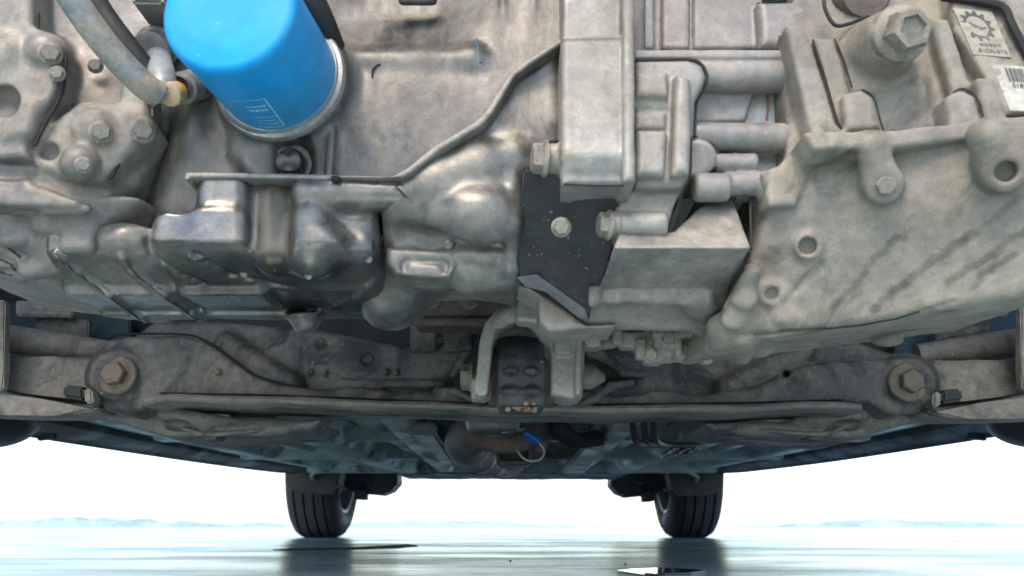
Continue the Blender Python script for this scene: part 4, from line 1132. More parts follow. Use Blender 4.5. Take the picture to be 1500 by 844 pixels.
# ================================================================== HEAT SHIELD behind the engine
v = Vol.around(VV([(590, 415), (800, 500)], .85), .78, .95, .003)
v.prism(VV([(604, 470), (612, 445), (628, 430), (790, 428), (790, 468), (610, 472)], .85), .83, .93, .006, .004)
v.cap(V(622, 438, .83), V(780, 438, .83), .008, k=.006)
v.cap(V(604, 471, .83), V(790, 473, .83), .005, k=.004)
shield = link('heat_shield', v.mesh('heat_shield'), M_RUST, car, label='rusty brown exhaust heat shield behind the oil pan')
for x in (630, 688): bolt(shield, V(x, 438, .821), (0, -1, -.1), 1.1, .3, RBOLT)
for k_, (x, w_) in enumerate(((600, 38), (650, 40))):
    bm = plate(VV([(x, 474), (x + w_, 474), (x + w_, 512), (x, 514)], .90), .02, bev=.002)
    link('shield_leg', bm_mesh(bm, 'shield_leg'), M_SUB, shield)
bm = tube_bm(spline(VV([(722, 488, .86), (760, 484, .86), (800, 490, .86)]), 6), .006, 12)
link('stay', bm_mesh(bm, 'stay'), M_ARM, shield)

# ================================================================== SUBFRAME
v = Vol.around(VV([(110, 450), (1400, 450)], .90) + [V(750, 640, .95)], .85, 1.06, .0028)
def mir(p): return [(1502 - q[0],) + tuple(q[1:]) for q in p][::-1]
plateL = [(138, 540), (143, 512), (156, 497), (180, 491), (268, 491), (302, 501), (340, 527), (372, 550), (410, 563), (450, 568), (480, 569), (500, 566), (520, 565), (545, 570), (600, 572), (670, 576), (705, 590), (720, 606), (480, 600), (230, 588), (190, 608), (150, 600), (140, 580)]
plateR = mir([(138, 575), (141, 530), (200, 524), (270, 528), (310, 532), (345, 543), (372, 557), (400, 567), (440, 573), (480, 578), (500, 576), (520, 570), (545, 570), (560, 576), (600, 580), (650, 572), (672, 590), (720, 606), (480, 603), (230, 590), (190, 608), (150, 600)])
beamL = [(180, 500), (225, 468), (330, 470), (470, 482), (520, 492), (608, 509), (640, 503), (670, 485), (690, 476), (705, 478), (690, 500), (668, 545), (662, 560), (690, 580), (700, 606), (250, 595), (200, 560)]
beamR = mir([(180, 520), (240, 500), (400, 500), (560, 500), (640, 515), (618, 530), (605, 545), (575, 556), (600, 566), (640, 560), (650, 590), (650, 606), (250, 598), (200, 570)])
v.prism(VV(beamL, .925), .925, 1.0, .010, .004)
v.prism(VV(beamR, .925), .925, 1.0, .010, .004)
v.prism(VV(plateL, .90), .90, .955, .007, .004)
v.prism(VV(plateR, .90), .90, .955, .007, .004)
# raised bolt pads
for x, y in ((172, 550), (1330, 561)):
    v.cyl(V(x, y, .889), V(x, y, .93), psize(37, x, y, .89), psize(46, x, y, .89), .004, .008)
for x, y in ((470, 503), (538, 526), (1150, 545)): v.cyl(V(x, y, .90), V(x, y, .93), .007, None, .001, .002, sub=True)
for x, y in ((455, 545), (476, 547), (565, 545), (580, 546)): v.ell(V(x, y, .921), (.004, .004, .004), k=.003)
v.cap(V(500, 563, .922), V(650, 563, .922), .005, k=.006)
v.cap(V(330, 500, .92), V(430, 562, .92), .010, k=.012)
v.cap(V(1180, 515, .92), V(1060, 565, .92), .010, k=.012)
v.path(VV([(700, 482, .918), (686, 510, .918), (664, 548, .918)]), .005, k=.005)
v.path(VV([(640, 571, .905), (668, 574, .897), (700, 590, .893), (715, 600, .893)]), .0045, k=.005)
v.path(VV([(863, 518, .918), (880, 522, .918), (900, 535, .918), (915, 547, .918), (940, 549, .918)]), .005, k=.005)
v.path(VV([(925, 561, .905), (895, 566, .897), (870, 585, .893), (845, 597, .893)]), .0045, k=.005)
v.rough(.0005, .06, 61)
sub = link('subframe', v.mesh('subframe', 2), M_SUB, car, label='dusty black suspension subframe running across behind the engine')
for x, y in ((172, 550), (1330, 561)):
    link('subframe_bolt', hexbolt_mesh('subframe_bolt', .0118, .012, .0215, .004), M_RUSTBOLT, sub, mtx=at(V(x, y, .889), (.06 if x < 700 else -.06, -1, .0), 1.0, .2 if x < 700 else .5), label='large rusty hexagonal bolt')
link('stud', RBOLT, None, sub, mtx=at(V(319, 545, .897), (0, -1, 0), .42))
# lower lip: long thin flange plate under the subframe
def lip_bm(pts_front, y_back, th):
    fr = VV(pts_front)
    bm = bmesh.new()
    n = len(fr)
    rows = []
    for dz, dy in ((th, .004), (th * .8, 0), (0, -.0025), (-th * .8, 0), (-th, .004), (-th * .9, y_back * .5), (-th * .6, y_back), (th, y_back)):
        rows.append([bm.verts.new((p[0], p[1] + dy, p[2] + dz + (.0012 * math.sin(i * .61) if dy > 0 else .0003 * math.sin(i * .83)))) for i, p in enumerate(fr)])
    for a, b in zip(rows, rows[1:] + rows[:1]):
        for i in range(n - 1): bm.faces.new((a[i], a[i + 1], b[i + 1], b[i]))
    bm.faces.new([r[0] for r in rows]); bm.faces.new([r[-1] for r in rows][::-1])
    return bm
lp = []
for x in np.linspace(212, 1262, 60):
    y = np.interp(x, [212, 235, 400, 620, 760, 900, 1100, 1235, 1262], [590, 583, 586, 594, 599, 599, 597, 593, 596])
    lp.append((x, y, .880))
bm = lip_bm(lp, .105, .0042)
link('lower_lip', bm_mesh(bm, 'lower_lip', angle=60), M_LIP, sub, label='scraped pale lower flange lip of the subframe')
# lobed lower brackets at both ends
for sgn, pts in ((0, [(150, 588), (215, 590), (255, 600), (330, 612), (470, 616), (455, 630), (330, 640), (245, 641), (205, 630), (150, 612), (95, 598)]),
                 (1, mir([(150, 590), (215, 594), (255, 606), (330, 616), (470, 620), (455, 632), (330, 640), (250, 645), (215, 634), (150, 614), (95, 603)]))):
    w = Vol.around(VV(pts, .95), .88, 1.12, .0028)
    w.prism(VV(pts, .95), .945, 1.08, .008, .004)
    s_ = (lambda x: x) if sgn == 0 else (lambda x: 1502 - x)
    w.cap(V(s_(240), 606, .94), V(s_(330), 622, .95), .008, k=.01)
    w.cap(V(s_(300), 634, .94), V(s_(420), 628, .95), .006, k=.008)
    w.ell(V(s_(262), 622, .945), (.016, .012, .006), k=.004, sub=True)
    w.rough(.0010, .04, 63 + sgn)
    link('lower_bracket', w.mesh('lower_bracket', 2), M_LOBE, sub)
    bm = tube_bm(spline(VV([(s_(272), 628, .945), (s_(300), 636, .93), (s_(345), 634, .935), (s_(400), 628, .95)]), 6), .006, 10, flat=.5)
    link('strap', bm_mesh(bm, 'strap'), M_LOBE, sub)
    bm = plate(VV([(s_(296), 632), (s_(318), 631), (s_(318), 643), (s_(296), 644)], .93), .03, bev=.002)
    link('spacer', bm_mesh(bm, 'spacer'), M_RUST, sub)

# ---- control arms and tie rods each side
for sgn in (0, 1):
    s_ = (lambda x: x) if sgn == 0 else (lambda x: 1502 - x)
    dy = 0 if sgn == 0 else 5
    fr = VV([(s_(-60), 525 + dy, .90), (s_(5), 527 + dy, .90), (s_(80), 522 + dy, .91), (s_(150), 521 + dy, .925), (s_(150), 592 + dy, .925), (s_(92), 583 + dy, .91), (s_(40), 577 + dy, .90), (s_(-60), 560 + dy, .89)])
    bm = slab_bm(fr, [p + np.array([0, .05, .0]) for p in fr], bev=.006)
    a_ = link('control_arm', bm_mesh(bm, 'control_arm', angle=60), M_ARM, car, label='dusty flat control arm leading to the %s wheel' % ('left' if sgn == 0 else 'right'))
    bm = tube_bm(VV([(s_(-70), 488 + dy, .95), (s_(20), 499 + dy, .95), (s_(160), 514 + dy, .955)]), [.018, .018, .012], 20)
    link('tie_rod', bm_mesh(bm, 'tie_rod'), M_ARM, car, label='round dusty tie rod above the %s control arm' % ('left' if sgn == 0 else 'right'))
    bm = plate(VV([(s_(92), 563 + dy), (s_(122), 566 + dy), (s_(122), 586 + dy), (s_(90), 582 + dy)], .875), .02, bev=.003)
    link('clip', bm_mesh(bm, 'clip'), M_PLAST, a_)
    bm = plate(VV([(s_(123), 568 + dy), (s_(134), 570 + dy), (s_(136), 592 + dy), (s_(123), 590 + dy)], .873), .02, bev=.002)
    link('clip', bm_mesh(bm, 'clip'), M_ARM, a_)
    # splash lip running out to the side
    fr = VV([(s_(-60), 571 + dy, .86), (s_(0), 577 + dy, .87), (s_(60), 586 + dy, .875), (s_(140), 594 + dy, .89), (s_(140), 602 + dy, .89), (s_(80), 609 + dy, .88), (s_(0), 608 + dy, .87), (s_(-60), 606 + dy, .86)])
    bm = slab_bm(fr, [p + np.array([0, .08, .004]) for p in fr], bev=.004)
    link('splash_lip', bm_mesh(bm, 'splash_lip', angle=60), M_ARM, car)
    # liner pieces seen in the wheel-house gap
    for nm, pts, Y, m_ in (('liner_panel', [(s_(-70), 440), (s_(190), 455), (s_(190), 520), (s_(-70), 580)], 1.08, M_TEAL if sgn == 0 else M_LBLUE),
                           ('inner_strip', [(s_(22), 440), (s_(105), 442), (s_(105), 464), (s_(22), 462)], 1.0, M_ARM),
                           ('inner_bracket', [(s_(52), 462), (s_(98), 462), (s_(130), 470), (s_(128), 500), (s_(50), 484)], 1.02, M_SUB)):
        bm = plate(VV(pts, Y), .012, bev=.002)
        link(nm, bm_mesh(bm, nm), m_, car)
    bm = plate(VV([(s_(-70), 430), (s_(7), 440), (s_(5), 540), (s_(4), 572), (s_(-70), 560)], .86), .012, bev=.002)
    link('side_plate', bm_mesh(bm, 'side_plate'), M_ARM, car)
    # rounded wheel-house liner end
    w = Vol.around(VV([(s_(-160), 590), (s_(60), 690)], 1.1), 1.02, 1.30, .005)
    w.cap(V(s_(-60), 610, 1.12), V(s_(-70), 600, 1.2), .085, .085, k=.01) if False else w.ell(V(s_(-28), 608, 1.14), (.065, .10, .045), k=.01)
    link('mud_guard', w.mesh('mud_guard', 2), M_PLAST, car)
# dark undertray closing the engine bay behind the engine
bm = plate([(-.75, 1.12, .12 + .1), (.75, 1.12, .22), (.75, 1.12, .70), (-.75, 1.12, .70)], .02, bev=0)
link('firewall', bm_mesh(bm, 'firewall', False), M_PLAST, car)

seam(sub, [(x, float(np.interp(x, [235, 400, 620, 760, 900, 1100, 1235], [576, 579, 588, 593, 593, 590, 586])), .893) for x in np.linspace(235, 1235, 24)], .0011, 'gap_strip')
seam(sub, [(158, 497, .905), (180, 490, .902), (268, 490, .902), (302, 500, .902), (340, 526, .902), (372, 549, .902), (410, 562, .902), (450, 567, .902)], .0013, 'gap_strip')
# ================================================================== CAR FLOOR
def floor_z(y): return float(np.interp(y, [1.05, 1.4, 2.0, 2.8, 3.2, 4.2], [.200, .203, .212, .232, .25, .33]))
bm = bmesh.new()
ys = np.linspace(1.06, 3.12, 80); xs = np.linspace(-.70, .70, 141)
grid = []
for y in ys:
    row = []
    for x in xs:
        z = floor_z(y)
        ax = abs(x)
        tun = max(0.0, 1 - (ax / .15) ** 4)                     # tunnel
        z += .10 * tun * (1 if y < 2.75 else max(0, 1 - (y - 2.75) / .2))
        bead = .5 + .5 * math.cos((ax - .2) * 2 * math.pi / .085)
        if .2 < ax < .58 and 1.3 < y < 2.7: z += .022 * (bead ** 2) * min(1, (y - 1.3) / .05, (2.7 - y) / .05)
        row.append(bm.verts.new((x, y, z)))
    grid.append(row)
for a, b in zip(grid, grid[1:]):
    for i in range(len(xs) - 1): bm.faces.new((a[i], a[i + 1], b[i + 1], b[i]))
ext = bmesh.ops.extrude_face_region(bm, geom=bm.faces[:])
for e in ext['geom']:
    if isinstance(e, bmesh.types.BMVert): e.co.z += .012
floor_ = link('floor_panel', bm_mesh(bm, 'floor_panel', angle=60), M_FLOOR, car, label='dark painted floor panel with long pressed beads')
def bar(name, pts, w, h, m, parent=floor_):
    """pressed channel along points, width w and depth h"""
    bm = bmesh.new(); rows = []
    P = [Vector(p) for p in pts]
    for i, p in enumerate(P):
        t = (P[min(i + 1, len(P) - 1)] - P[max(i - 1, 0)]).normalized(); s_ = t.cross(Vector((0, 0, 1))).normalized()
        rows.append([bm.verts.new(p + s_ * a * w + Vector((0, 0, b * h))) for a, b in ((-.75, .2), (-.55, -.05), (-.42, -.9), (-.34, -1), (.34, -1), (.42, -.9), (.55, -.05), (.75, .2), (.75, .5), (-.75, .5))])
    for a, b in zip(rows, rows[1:]):
        for j in range(10): bm.faces.new((a[j], a[(j + 1) % 10], b[(j + 1) % 10], b[j]))
    bm.faces.new(rows[0]); bm.faces.new(rows[-1][::-1])
    return link(name, bm_mesh(bm, name, angle=50), m, parent)
for sx in (-1, 1):
    bar('floor_rail', [(sx * .34, y, floor_z(y) + .004) for y in np.linspace(1.08, 2.75, 16)], .075, .028, M_FLOOR)
    bar('floor_rail', [(sx * (.16 + .03 * (y - 1.1)), y, floor_z(y) + .006) for y in np.linspace(1.1, 2.6, 14)], .05, .030, M_FLOOR)
    bar('floor_rail', [(sx * .60, y, floor_z(y) + .002) for y in np.linspace(1.25, 2.85, 14)], .05, .016, M_FLOOR)
for y, h_ in ((1.55, .016), (2.05, .018), (2.72, .026)):
    bar('cross_member', [(x, y, floor_z(y) + .004) for x in np.linspace(-.66, .66, 20)], .06, h_, M_FLOOR)
# sills
for sx in (-1, 1):
    dx_ = -.03 if sx > 0 else 0
    pts = [(sx * .74, 1.16, .176), (sx * .745, 1.42, .180), (sx * .75, 2.0, .192), (sx * .75 + dx_ * .7, 2.6, .208), (sx * .745 + dx_, 2.9, .221)]
    bm = bmesh.new(); rows = []
    for p in spline(pts, 8):
        rows.append([bm.verts.new(p + Vector((sx * a, 0, b))) for a, b in ((-.055, .05), (-.05, .012), (-.03, .003), (-.006, 0), (.0, -.006), (.006, 0), (.03, .006), (.06, .05), (.07, .16), (-.055, .16))])
    for a, b in zip(rows, rows[1:]):
        for j in range(10): bm.faces.new((a[j], a[(j + 1) % 10], b[(j + 1) % 10], b[j]))
    bm.faces.new(rows[0]); bm.faces.new(rows[-1][::-1])
    sill = link('sill', bm_mesh(bm, 'sill', angle=40), M_PLAST, car, label='dark sill edge along the %s side' % ('left' if sx < 0 else 'right'))
    bm = plate([(sx * .72, 1.30, .172), (sx * .745, 1.30, .169), (sx * .745, 1.30, .184), (sx * .72, 1.30, .184)], .01, bev=.001)
    link('jack_tab', bm_mesh(bm, 'jack_tab'), M_PLAST, sill)
    bm = plate([(sx * .74, 1.75, .183), (sx * .75, 1.75, .183), (sx * .75, 1.75, .190), (sx * .74, 1.75, .190)], .012, bev=.001)
    link('drain_clip', bm_mesh(bm, 'drain_clip'), M_PLAST, sill)

# ---- fuel tank and rear beam: straight dark edge under the rear
v = Vol((-.45, 2.55, .17), (.45, 3.15, .40), .006)
v.box((.0, 2.9, .29), (.40, .20, .085), rnd=.03, k=.02)
v.rough(.002, .08, 71)
tank = link('fuel_tank', v.mesh('fuel_tank', 2), M_PLAST, car, label='dark fuel tank forming the straight rear edge')

# ---- exhaust
def ex(name, pts, r, m, parent=None, label=None, n=20):
    bm = tube_bm(spline(pts, 8), r if not isinstance(r, list) else [float(np.interp(i, np.linspace(0, 8 * (len(pts) - 1), len(r)), r)) for i in range(8 * (len(pts) - 1) + 1)], n)
    return link(name, bm_mesh(bm, name), m, parent or car, label=label)
M_EXH = mat('exhaust_steel', (.16, .15, .135), (.2, .19, .17), .5, 14, .3, (.4, .7), .3)
exh = ex('exhaust_pipe', VV([(735, 610, 1.10), (702, 628, 1.14), (684, 643, 1.22), (685, 654, 1.32), (700, 666, 1.45), (715, 676, 1.7), (725, 684, 2.0)]), [.028, .030, .032, .033, .030, .028, .028], M_EXH, None, 'grey exhaust pipe bending back under the tunnel')
w = Vol.around(VV([(660, 600), (800, 660)], 1.08), 1.02, 1.16, .003)
w.cyl(V(722, 600, 1.06), V(722, 633, 1.06), psize(44, 722, 610, 1.08), psize(36, 722, 610, 1.08), .004)
link('converter_flange', w.mesh('converter_flange'), mat('grey_shield', (.2, .22, .22), (.25, .26, .25), .4, 20, .4, (.35, .6), .2), exh, label='grey round heat-shield cap of the converter')
w = Vol.around(VV([(670, 610), (800, 670)], 1.10), 1.05, 1.2, .003)
w.path([np.array(p) for p in spline(VV([(682, 622, 1.12), (700, 640, 1.11), (735, 650, 1.11), (770, 646, 1.12), (790, 630, 1.14)]), 5)], .012, k=.004)
w.prism(VV([(778, 610), (803, 610), (803, 655), (796, 666), (780, 662)], 1.14), 1.13, 1.17, .006, .004)
link('exhaust_bracket', w.mesh('exhaust_bracket'), M_RUST, exh)
ex('muffler', [(-.10, 1.9, .205), (-.02, 2.0, .21), (.0, 2.2, .215), (.0, 2.5, .225)], .04, M_EXH, exh)
w = Vol.around(VV([(722, 655), (782, 690)], 1.3), 1.25, 1.36, .003)
w.prism(VV([(727, 655), (778, 655), (778, 678), (773, 683), (732, 683), (727, 678)], 1.3), 1.29, 1.35, .006, .002)
w.prism(VV([(732, 650), (773, 650), (773, 675), (732, 675)], 1.3), 1.2, 1.34, .002, .002, sub=True)
link('hanger_box', w.mesh('hanger_box'), M_EXH, exh)
ln = spline(VV([(736, 634, 1.06), (752, 631, 1.06), (762, 629, 1.06), (768, 628, 1.07)]), 5)
wire = link('sensor_wire', bm_mesh(tube_bm(ln, .0012, 8), 'sensor_wire'), M_WIRE, car, label='thin pale sensor wire looping under the converter')
bm = tube_bm(VV([(768, 634, 1.06), (789, 647, 1.065)]), .0058, 12)
link('connector', bm_mesh(bm, 'connector'), M_CLIP, wire, label='small blue plastic wire connector')
bm = tube_bm(spline(VV([(789, 648, 1.065), (797, 660, 1.07), (793, 672, 1.07), (780, 676, 1.07), (766, 671, 1.07), (757, 659, 1.07)]), 6), .0013, 8)
link('loop', bm_mesh(bm, 'loop'), M_WIRE, wire)
# brake lines and hoses
for k_, x in enumerate((932, 948, 962)):
    p = spline(VV([(x - 6, 610, 1.06), (x - 4, 630, 1.08), (x, 646, 1.12), (x + 18, 652, 1.2), (x + 60, 656, 1.4), (x + 20, 676, 2.2)]), 6)
    link('brake_line', bm_mesh(tube_bm(p, .0045, 10), 'brake_line'), M_PLAST, car)
w = Vol.around(VV([(800, 605), (880, 660)], 1.1), 1.05, 1.25, .003)
for r_, x in ((.05, 815), (.036, 822)):
    w.path([np.array(p) for p in spline(VV([(x - 5, 606, 1.12), (x + 4, 630, 1.1), (x + 25, 645, 1.12), (x + 60, 642, 1.16)]), 5)], .010, k=.002)
link('hose', w.mesh('hose'), M_GAP, car, label='black corrugated hose under the tunnel')
for sx, pts in ((1, [(862, 646, 1.25), (890, 650, 1.25), (856, 694, 2.2), (824, 694, 2.2)]), (-1, [(600, 636, 1.2), (640, 640, 1.2), (668, 684, 2.0), (652, 686, 2.0)])):
    fr = VV(pts)
    bm = slab_bm(fr, [p + np.array([0, 0, .02]) for p in fr], bev=.004)
    link('tunnel_brace', bm_mesh(bm, 'tunnel_brace'), mat('teal_grey_%d' % (sx + 1), (.13, .16, .16), (.17, .19, .185), .4, 8, .1, (.35, .6), .2), floor_)

# ================================================================== WHEELS
RW, WT = .292, .19
def wheel(x, y, label):
    e = bpy.data.objects.new('wheel', None); COL.objects.link(e)
    e.parent = car; e.matrix_parent_inverse = Matrix.Translation(-CAR_LOC)
    e['label'] = label
    Mx = Matrix.Translation((x, y, RW - .003)) @ Matrix.Rotation(math.pi / 2, 4, 'Y')
    h = WT / 2
    prof = [(.196, -h * .86), (.208, -h * .98), (.235, -h * 1.02), (.262, -h * .95), (.279, -h * .84), (.287, -h * .70)]
    tread = []
    edges = (-.56, -.19, .19, .56)
    zs = [-h * .70]
    for g in edges:
        tread += [(.2895 if abs(g) > .3 else RW, g * h - .0042), (.281, g * h - .0035), (.281, g * h + .0035), (.2895 if abs(g) > .3 else RW, g * h + .0042)]
    prof += tread + [(r, -z) for r, z in reversed(prof)] 
    bm = lathe_bm(prof, 96)
    t = link('tyre', TY if 'TY' in globals() and False else bm_mesh(bm, 'tyre', angle=40), M_TYRE, e, mtx=Mx)
    bm = lathe_bm([(.203, -h * .86), (.198, -h * .93), (.188, -h * .88), (.178, -h * .6), (.172, 0), (.178, h * .6), (.188, h * .88), (.198, h * .93), (.203, h * .86)], 64)
    lathe_bm([(.158, .0), (.12, .02), (.05, .03), (0, .03)], 64, bm)
    link('rim', bm_mesh(bm, 'rim'), M_RIM, e, mtx=Mx)
    bm = lathe_bm([(.0, -.055 * (1 if x > 0 else -1)), (.13, -.055 * (1 if x > 0 else -1)), (.135, -.03 * (1 if x > 0 else -1)), (.135, .0)], 40)
    link('brake_drum', bm_mesh(bm, 'brake_drum'), M_RUST, e, mtx=Mx)
    return e
XT = (V(453, 770, 3.22)[0] + -V(1022, 770, 3.22)[0]) / 2
wheel(-.735, 3.30, 'rear tyre with grooved tread standing on the wet floor, left side')
wheel(.68, 3.30, 'rear tyre with grooved tread standing on the wet floor, right side')
wheel(-.79, .70, 'front wheel on the left side')
wheel(.79, .70, 'front wheel on the right side')
# mud deflectors in front of the rear tyres, trailing-arm brackets and parking-brake cables
for sgn in (0, 1):
    s_ = (lambda x: x) if sgn == 0 else (lambda x: 1478 - x)
    dy = 0 if sgn == 0 else 3
    fr = VV([(s_(419), 690 + dy), (s_(500), 690 + dy), (s_(488), 724 + dy), (s_(432), 722 + dy), (s_(420), 708 + dy)], 2.93)
    bm = slab_bm(fr, [p + np.array([0, .01, 0]) for p in fr], bev=.003)
    link('mud_flap', bm_mesh(bm, 'mud_flap'), M_PLAST, car, label='dark deflector flap in front of the %s rear tyre' % ('left' if sgn == 0 else 'right'))
    w = Vol.around(VV([(s_(500), 680), (s_(600), 745)], 3.25), 3.12, 3.42, .006)
    w.prism(VV([(s_(515), 690 + dy), (s_(584), 690 + dy), (s_(585), 708 + dy), (s_(575), 720 + dy), (s_(560), 726 + dy), (s_(520), 722 + dy), (s_(505), 712 + dy)], 3.25), 3.2, 3.36, .012, .01)
    w.prism(VV([(s_(519), 715 + dy), (s_(537), 716 + dy), (s_(537), 733 + dy), (s_(521), 732 + dy)], 3.2), 3.18, 3.25, .005, .004)
    w.box(V(s_(545), 705 + dy, 3.28), (.013, .3, .005), rot=(0, .35 if sgn else -.35, 0), rnd=.003, k=.003, sub=True)
    w.box(V(s_(538), 711 + dy, 3.28), (.006, .3, .004), rot=(0, .9, 0), rnd=.002, k=.003, sub=True)
    link('arm_bracket', w.mesh('arm_bracket', 2), M_PLAST, car)
    p = spline(VV([(s_(560), 672 + dy, 2.6), (s_(500), 681 + dy, 2.75), (s_(462), 692 + dy, 2.85), (s_(457), 699 + dy, 2.9), (s_(470), 706 + dy, 2.98), (s_(505), 715 + dy, 3.1)]), 8)
    link('brake_cable', bm_mesh(tube_bm(p, .006, 10), 'brake_cable'), M_ARM, car, label='curved cable looping in front of the %s rear wheel' % ('left' if sgn == 0 else 'right'))
bm = tube_bm([(-.55, 3.3, .31), (.55, 3.3, .31)], .03, 20)
link('rear_axle', bm_mesh(bm, 'rear_axle'), M_PLAST, car)

# ---- outer body above the sills
arch = lambda yc, r: [(yc + r * math.cos(a), .30 + r * math.sin(a)) for a in np.linspace(0, math.pi, 14)]
side = [(4.15, .34), (3.30 + .34, .30)] + arch(3.30, .34)[1:-1] + [(3.30 - .34, .30), (2.9, .26), (1.2, .24), (.70 + .34, .30)] + arch(.70, .34)[1:-1] + [(.36, .30), (.34, .36), (.34, .66), (.6, .80), (2.0, .92), (4.1, .92), (4.2, .6)]
for sx in (-1, 1):
    fr = [Vector((sx * .84, y, z)) for y, z in side]
    bm = bmesh.new()
    a = [bm.verts.new(p) for p in fr]; b = [bm.verts.new(p + Vector((sx * .03, 0, 0))) for p in fr]
    f1 = bm.faces.new(a); f2 = bm.faces.new(b[::-1])
    for i in range(len(a)): bm.faces.new((a[i], b[i], b[(i + 1) % len(a)], a[(i + 1) % len(a)]))
    bmesh.ops.triangulate(bm, faces=[f1, f2])
    link('side_panel', bm_mesh(bm, 'side_panel', False), M_BODY, car)
bm = slab_bm([(-.84, .34, .66), (.84, .34, .66), (.84, .6, .80), (.84, 2.0, .92), (.84, 4.1, .92), (-.84, 4.1, .92), (-.84, 2.0, .92), (-.84, .6, .80)],
             [(-.84, .34, .69), (.84, .34, .69), (.84, .6, .83), (.84, 2.0, .95), (.84, 4.1, .95), (-.84, 4.1, .95), (-.84, 2.0, .95), (-.84, .6, .83)])
bmesh.ops.triangulate(bm, faces=bm.faces[:])
link('light_lid', bm_mesh(bm, 'light_lid', False), M_BODY, car)  # unseen top sheet added to block light from above
bm = plate([(-.84, 4.12, .36), (.84, 4.12, .36), (.84, 4.12, .93), (-.84, 4.12, .93)], .04, bev=.01)
link('rear_panel', bm_mesh(bm, 'rear_panel'), M_BODY, car)

# ================================================================== GROUND AND FAR SHORE
def ground_material():
    m = bpy.data.materials.new('wet_floor'); m.use_nodes = True
    nt = m.node_tree; N = nt.nodes; L = nt.links; b = N['Principled BSDF']
    tc = N.new('ShaderNodeTexCoord')
    mp = N.new('ShaderNodeMapping'); mp.inputs['Scale'].default_value = (.5, 1.0, 1); L.new(tc.outputs['Object'], mp.inputs['Vector'])
    def noise(s, d=6, r=.6, v=None):
        n = N.new('ShaderNodeTexNoise'); n.inputs['Scale'].default_value = s; n.inputs['Detail'].default_value = d; n.inputs['Roughness'].default_value = r
        L.new(v or mp.outputs[0], n.inputs['Vector']); return n.outputs['Fac']
    n1 = noise(2.2, 8, .65)
    cr = N.new('ShaderNodeValToRGB'); L.new(n1, cr.inputs['Fac'])
    cr.color_ramp.elements[0].position = .35; cr.color_ramp.elements[0].color = (.27, .40, .43, 1)
    cr.color_ramp.elements[1].position = .65; cr.color_ramp.elements[1].color = (.43, .56, .595, 1)
    L.new(cr.outputs[0], b.inputs['Base Color'])
    rr = N.new('ShaderNodeMapRange'); L.new(noise(3.5, 6, .6), rr.inputs['Value'])
    rr.inputs['From Min'].default_value = .35; rr.inputs['From Max'].default_value = .65
    rr.inputs['To Min'].default_value = .15; rr.inputs['To Max'].default_value = .32
    b.inputs['Metallic'].default_value = .3
    L.new(rr.outputs[0], b.inputs['Roughness'])
    bp = N.new('ShaderNodeBump'); bp.inputs['Strength'].default_value = .12; bp.inputs['Distance'].default_value = .004
    L.new(noise(9, 5, .55), bp.inputs['Height']); L.new(bp.outputs[0], b.inputs['Normal'])
    return m
bm = bmesh.new()
bmesh.ops.create_grid(bm, x_segments=8, y_segments=8, size=400)
g = link('ground', bm_mesh(bm, 'ground', False), ground_material())
g['kind'] = 'structure'; g['label'] = 'wet glossy pale blue-grey floor'; 

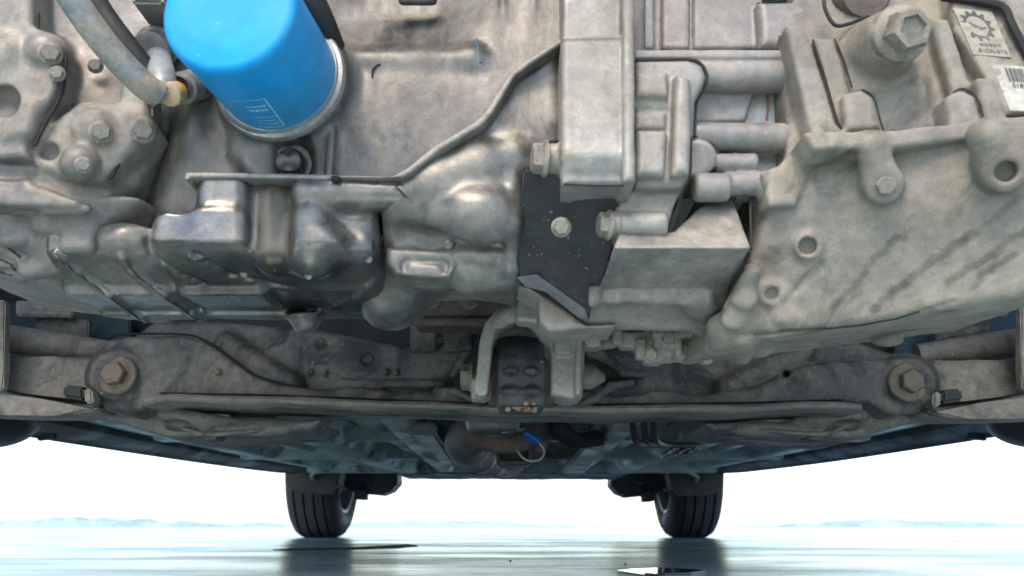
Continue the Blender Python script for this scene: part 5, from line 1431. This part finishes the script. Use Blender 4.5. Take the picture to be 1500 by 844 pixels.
# uneven seam and small pool of water on the floor
def ground_patch(name, pts, z, m, label, cat):
    bm = bmesh.new()
    q = []
    for px, py in pts:
        p0, d = np.array([0, 0, CAM_H]), V(px, py, 1.0) - np.array([0, 0, CAM_H])
        t = (0 - CAM_H) / d[2]; q.append(p0 + d * t)
    a = [bm.verts.new((p[0], p[1], z)) for p in q]; b = [bm.verts.new((p[0], p[1], .0004)) for p in q]
    bm.faces.new(a); bm.faces.new(b[::-1])
    for i in range(len(a)): bm.faces.new((a[i], b[i], b[(i + 1) % len(a)], a[(i + 1) % len(a)]))
    o = link(name, bm_mesh(bm, name, False), m)
    o['label'] = label; o['category'] = cat
    return o
M_WET = bpy.data.materials.new('water'); M_WET.use_nodes = True
_b = M_WET.node_tree.nodes['Principled BSDF']; _b.inputs['Base Color'].default_value = (.02, .03, .035, 1); _b.inputs['Roughness'].default_value = .01; _b.inputs['IOR'].default_value = 1.6
ground_patch('puddle', [(903, 838.5), (925, 836), (960, 834.5), (990, 835), (1018, 836.5), (1034, 838.5), (1012, 842), (975, 843), (945, 845), (925, 842)], .0018, M_WET, 'small dark mirror-like puddle on the floor before the right rear tyre', 'puddle')
ground_patch('rubber_strip', [(400, 806.4), (440, 804.8), (500, 803.4), (560, 800.8), (596, 798.0), (612, 800.4), (580, 803.2), (500, 804.8), (440, 805.8)], .002, M_GAP, 'long thin dark strip lying on the floor before the left rear tyre', 'strip')
# far low bank along the horizon
bm = bmesh.new()
rg = random.Random(12)
prev = None
for i in range(241):
    x = -120 + i
    h_ = max(.05, .35 + .5 * math.sin(i * .13) * math.sin(i * .051 + 1) + rg.uniform(-.12, .12))
    c = [bm.verts.new((x, 70, -.05)), bm.verts.new((x, 71, h_ * .8)), bm.verts.new((x, 73, h_)), bm.verts.new((x, 78, -.05))]
    if prev:
        for j in range(3): bm.faces.new((prev[j], prev[j + 1], c[j + 1], c[j]))
    prev = c
bank = link('far_bank', bm_mesh(bm, 'far_bank'), mat('pale_bank', (.30, .45, .47), (.42, .55, .56), .5, .3, 0, (.8, .9), .0), None)
bank['kind'] = 'structure'; bank['label'] = 'low pale uneven bank along the horizon'

# loose grit on the floor
bm = bmesh.new()
rg = random.Random(21)
for i in range(36):
    y = rg.uniform(.9, 4.5) ; x = rg.uniform(-.62, .62) * y
    r_ = rg.uniform(.0006, .0014)
    q = bmesh.ops.create_icosphere(bm, subdivisions=1, radius=r_, matrix=Matrix.Translation((x, y, r_ * .35)))
    for w_ in q['verts']: w_.co += Vector((rg.uniform(-1, 1), rg.uniform(-1, 1), rg.uniform(-.6, .6))) * r_ * .3
grit = link('grit', bm_mesh(bm, 'grit'), mat('grit', (.05, .05, .048), (.14, .13, .12), .4, 200, 0, (.7, .9), .3))
grit['kind'] = 'stuff'; grit['label'] = 'fine dark grit scattered over the wet floor'
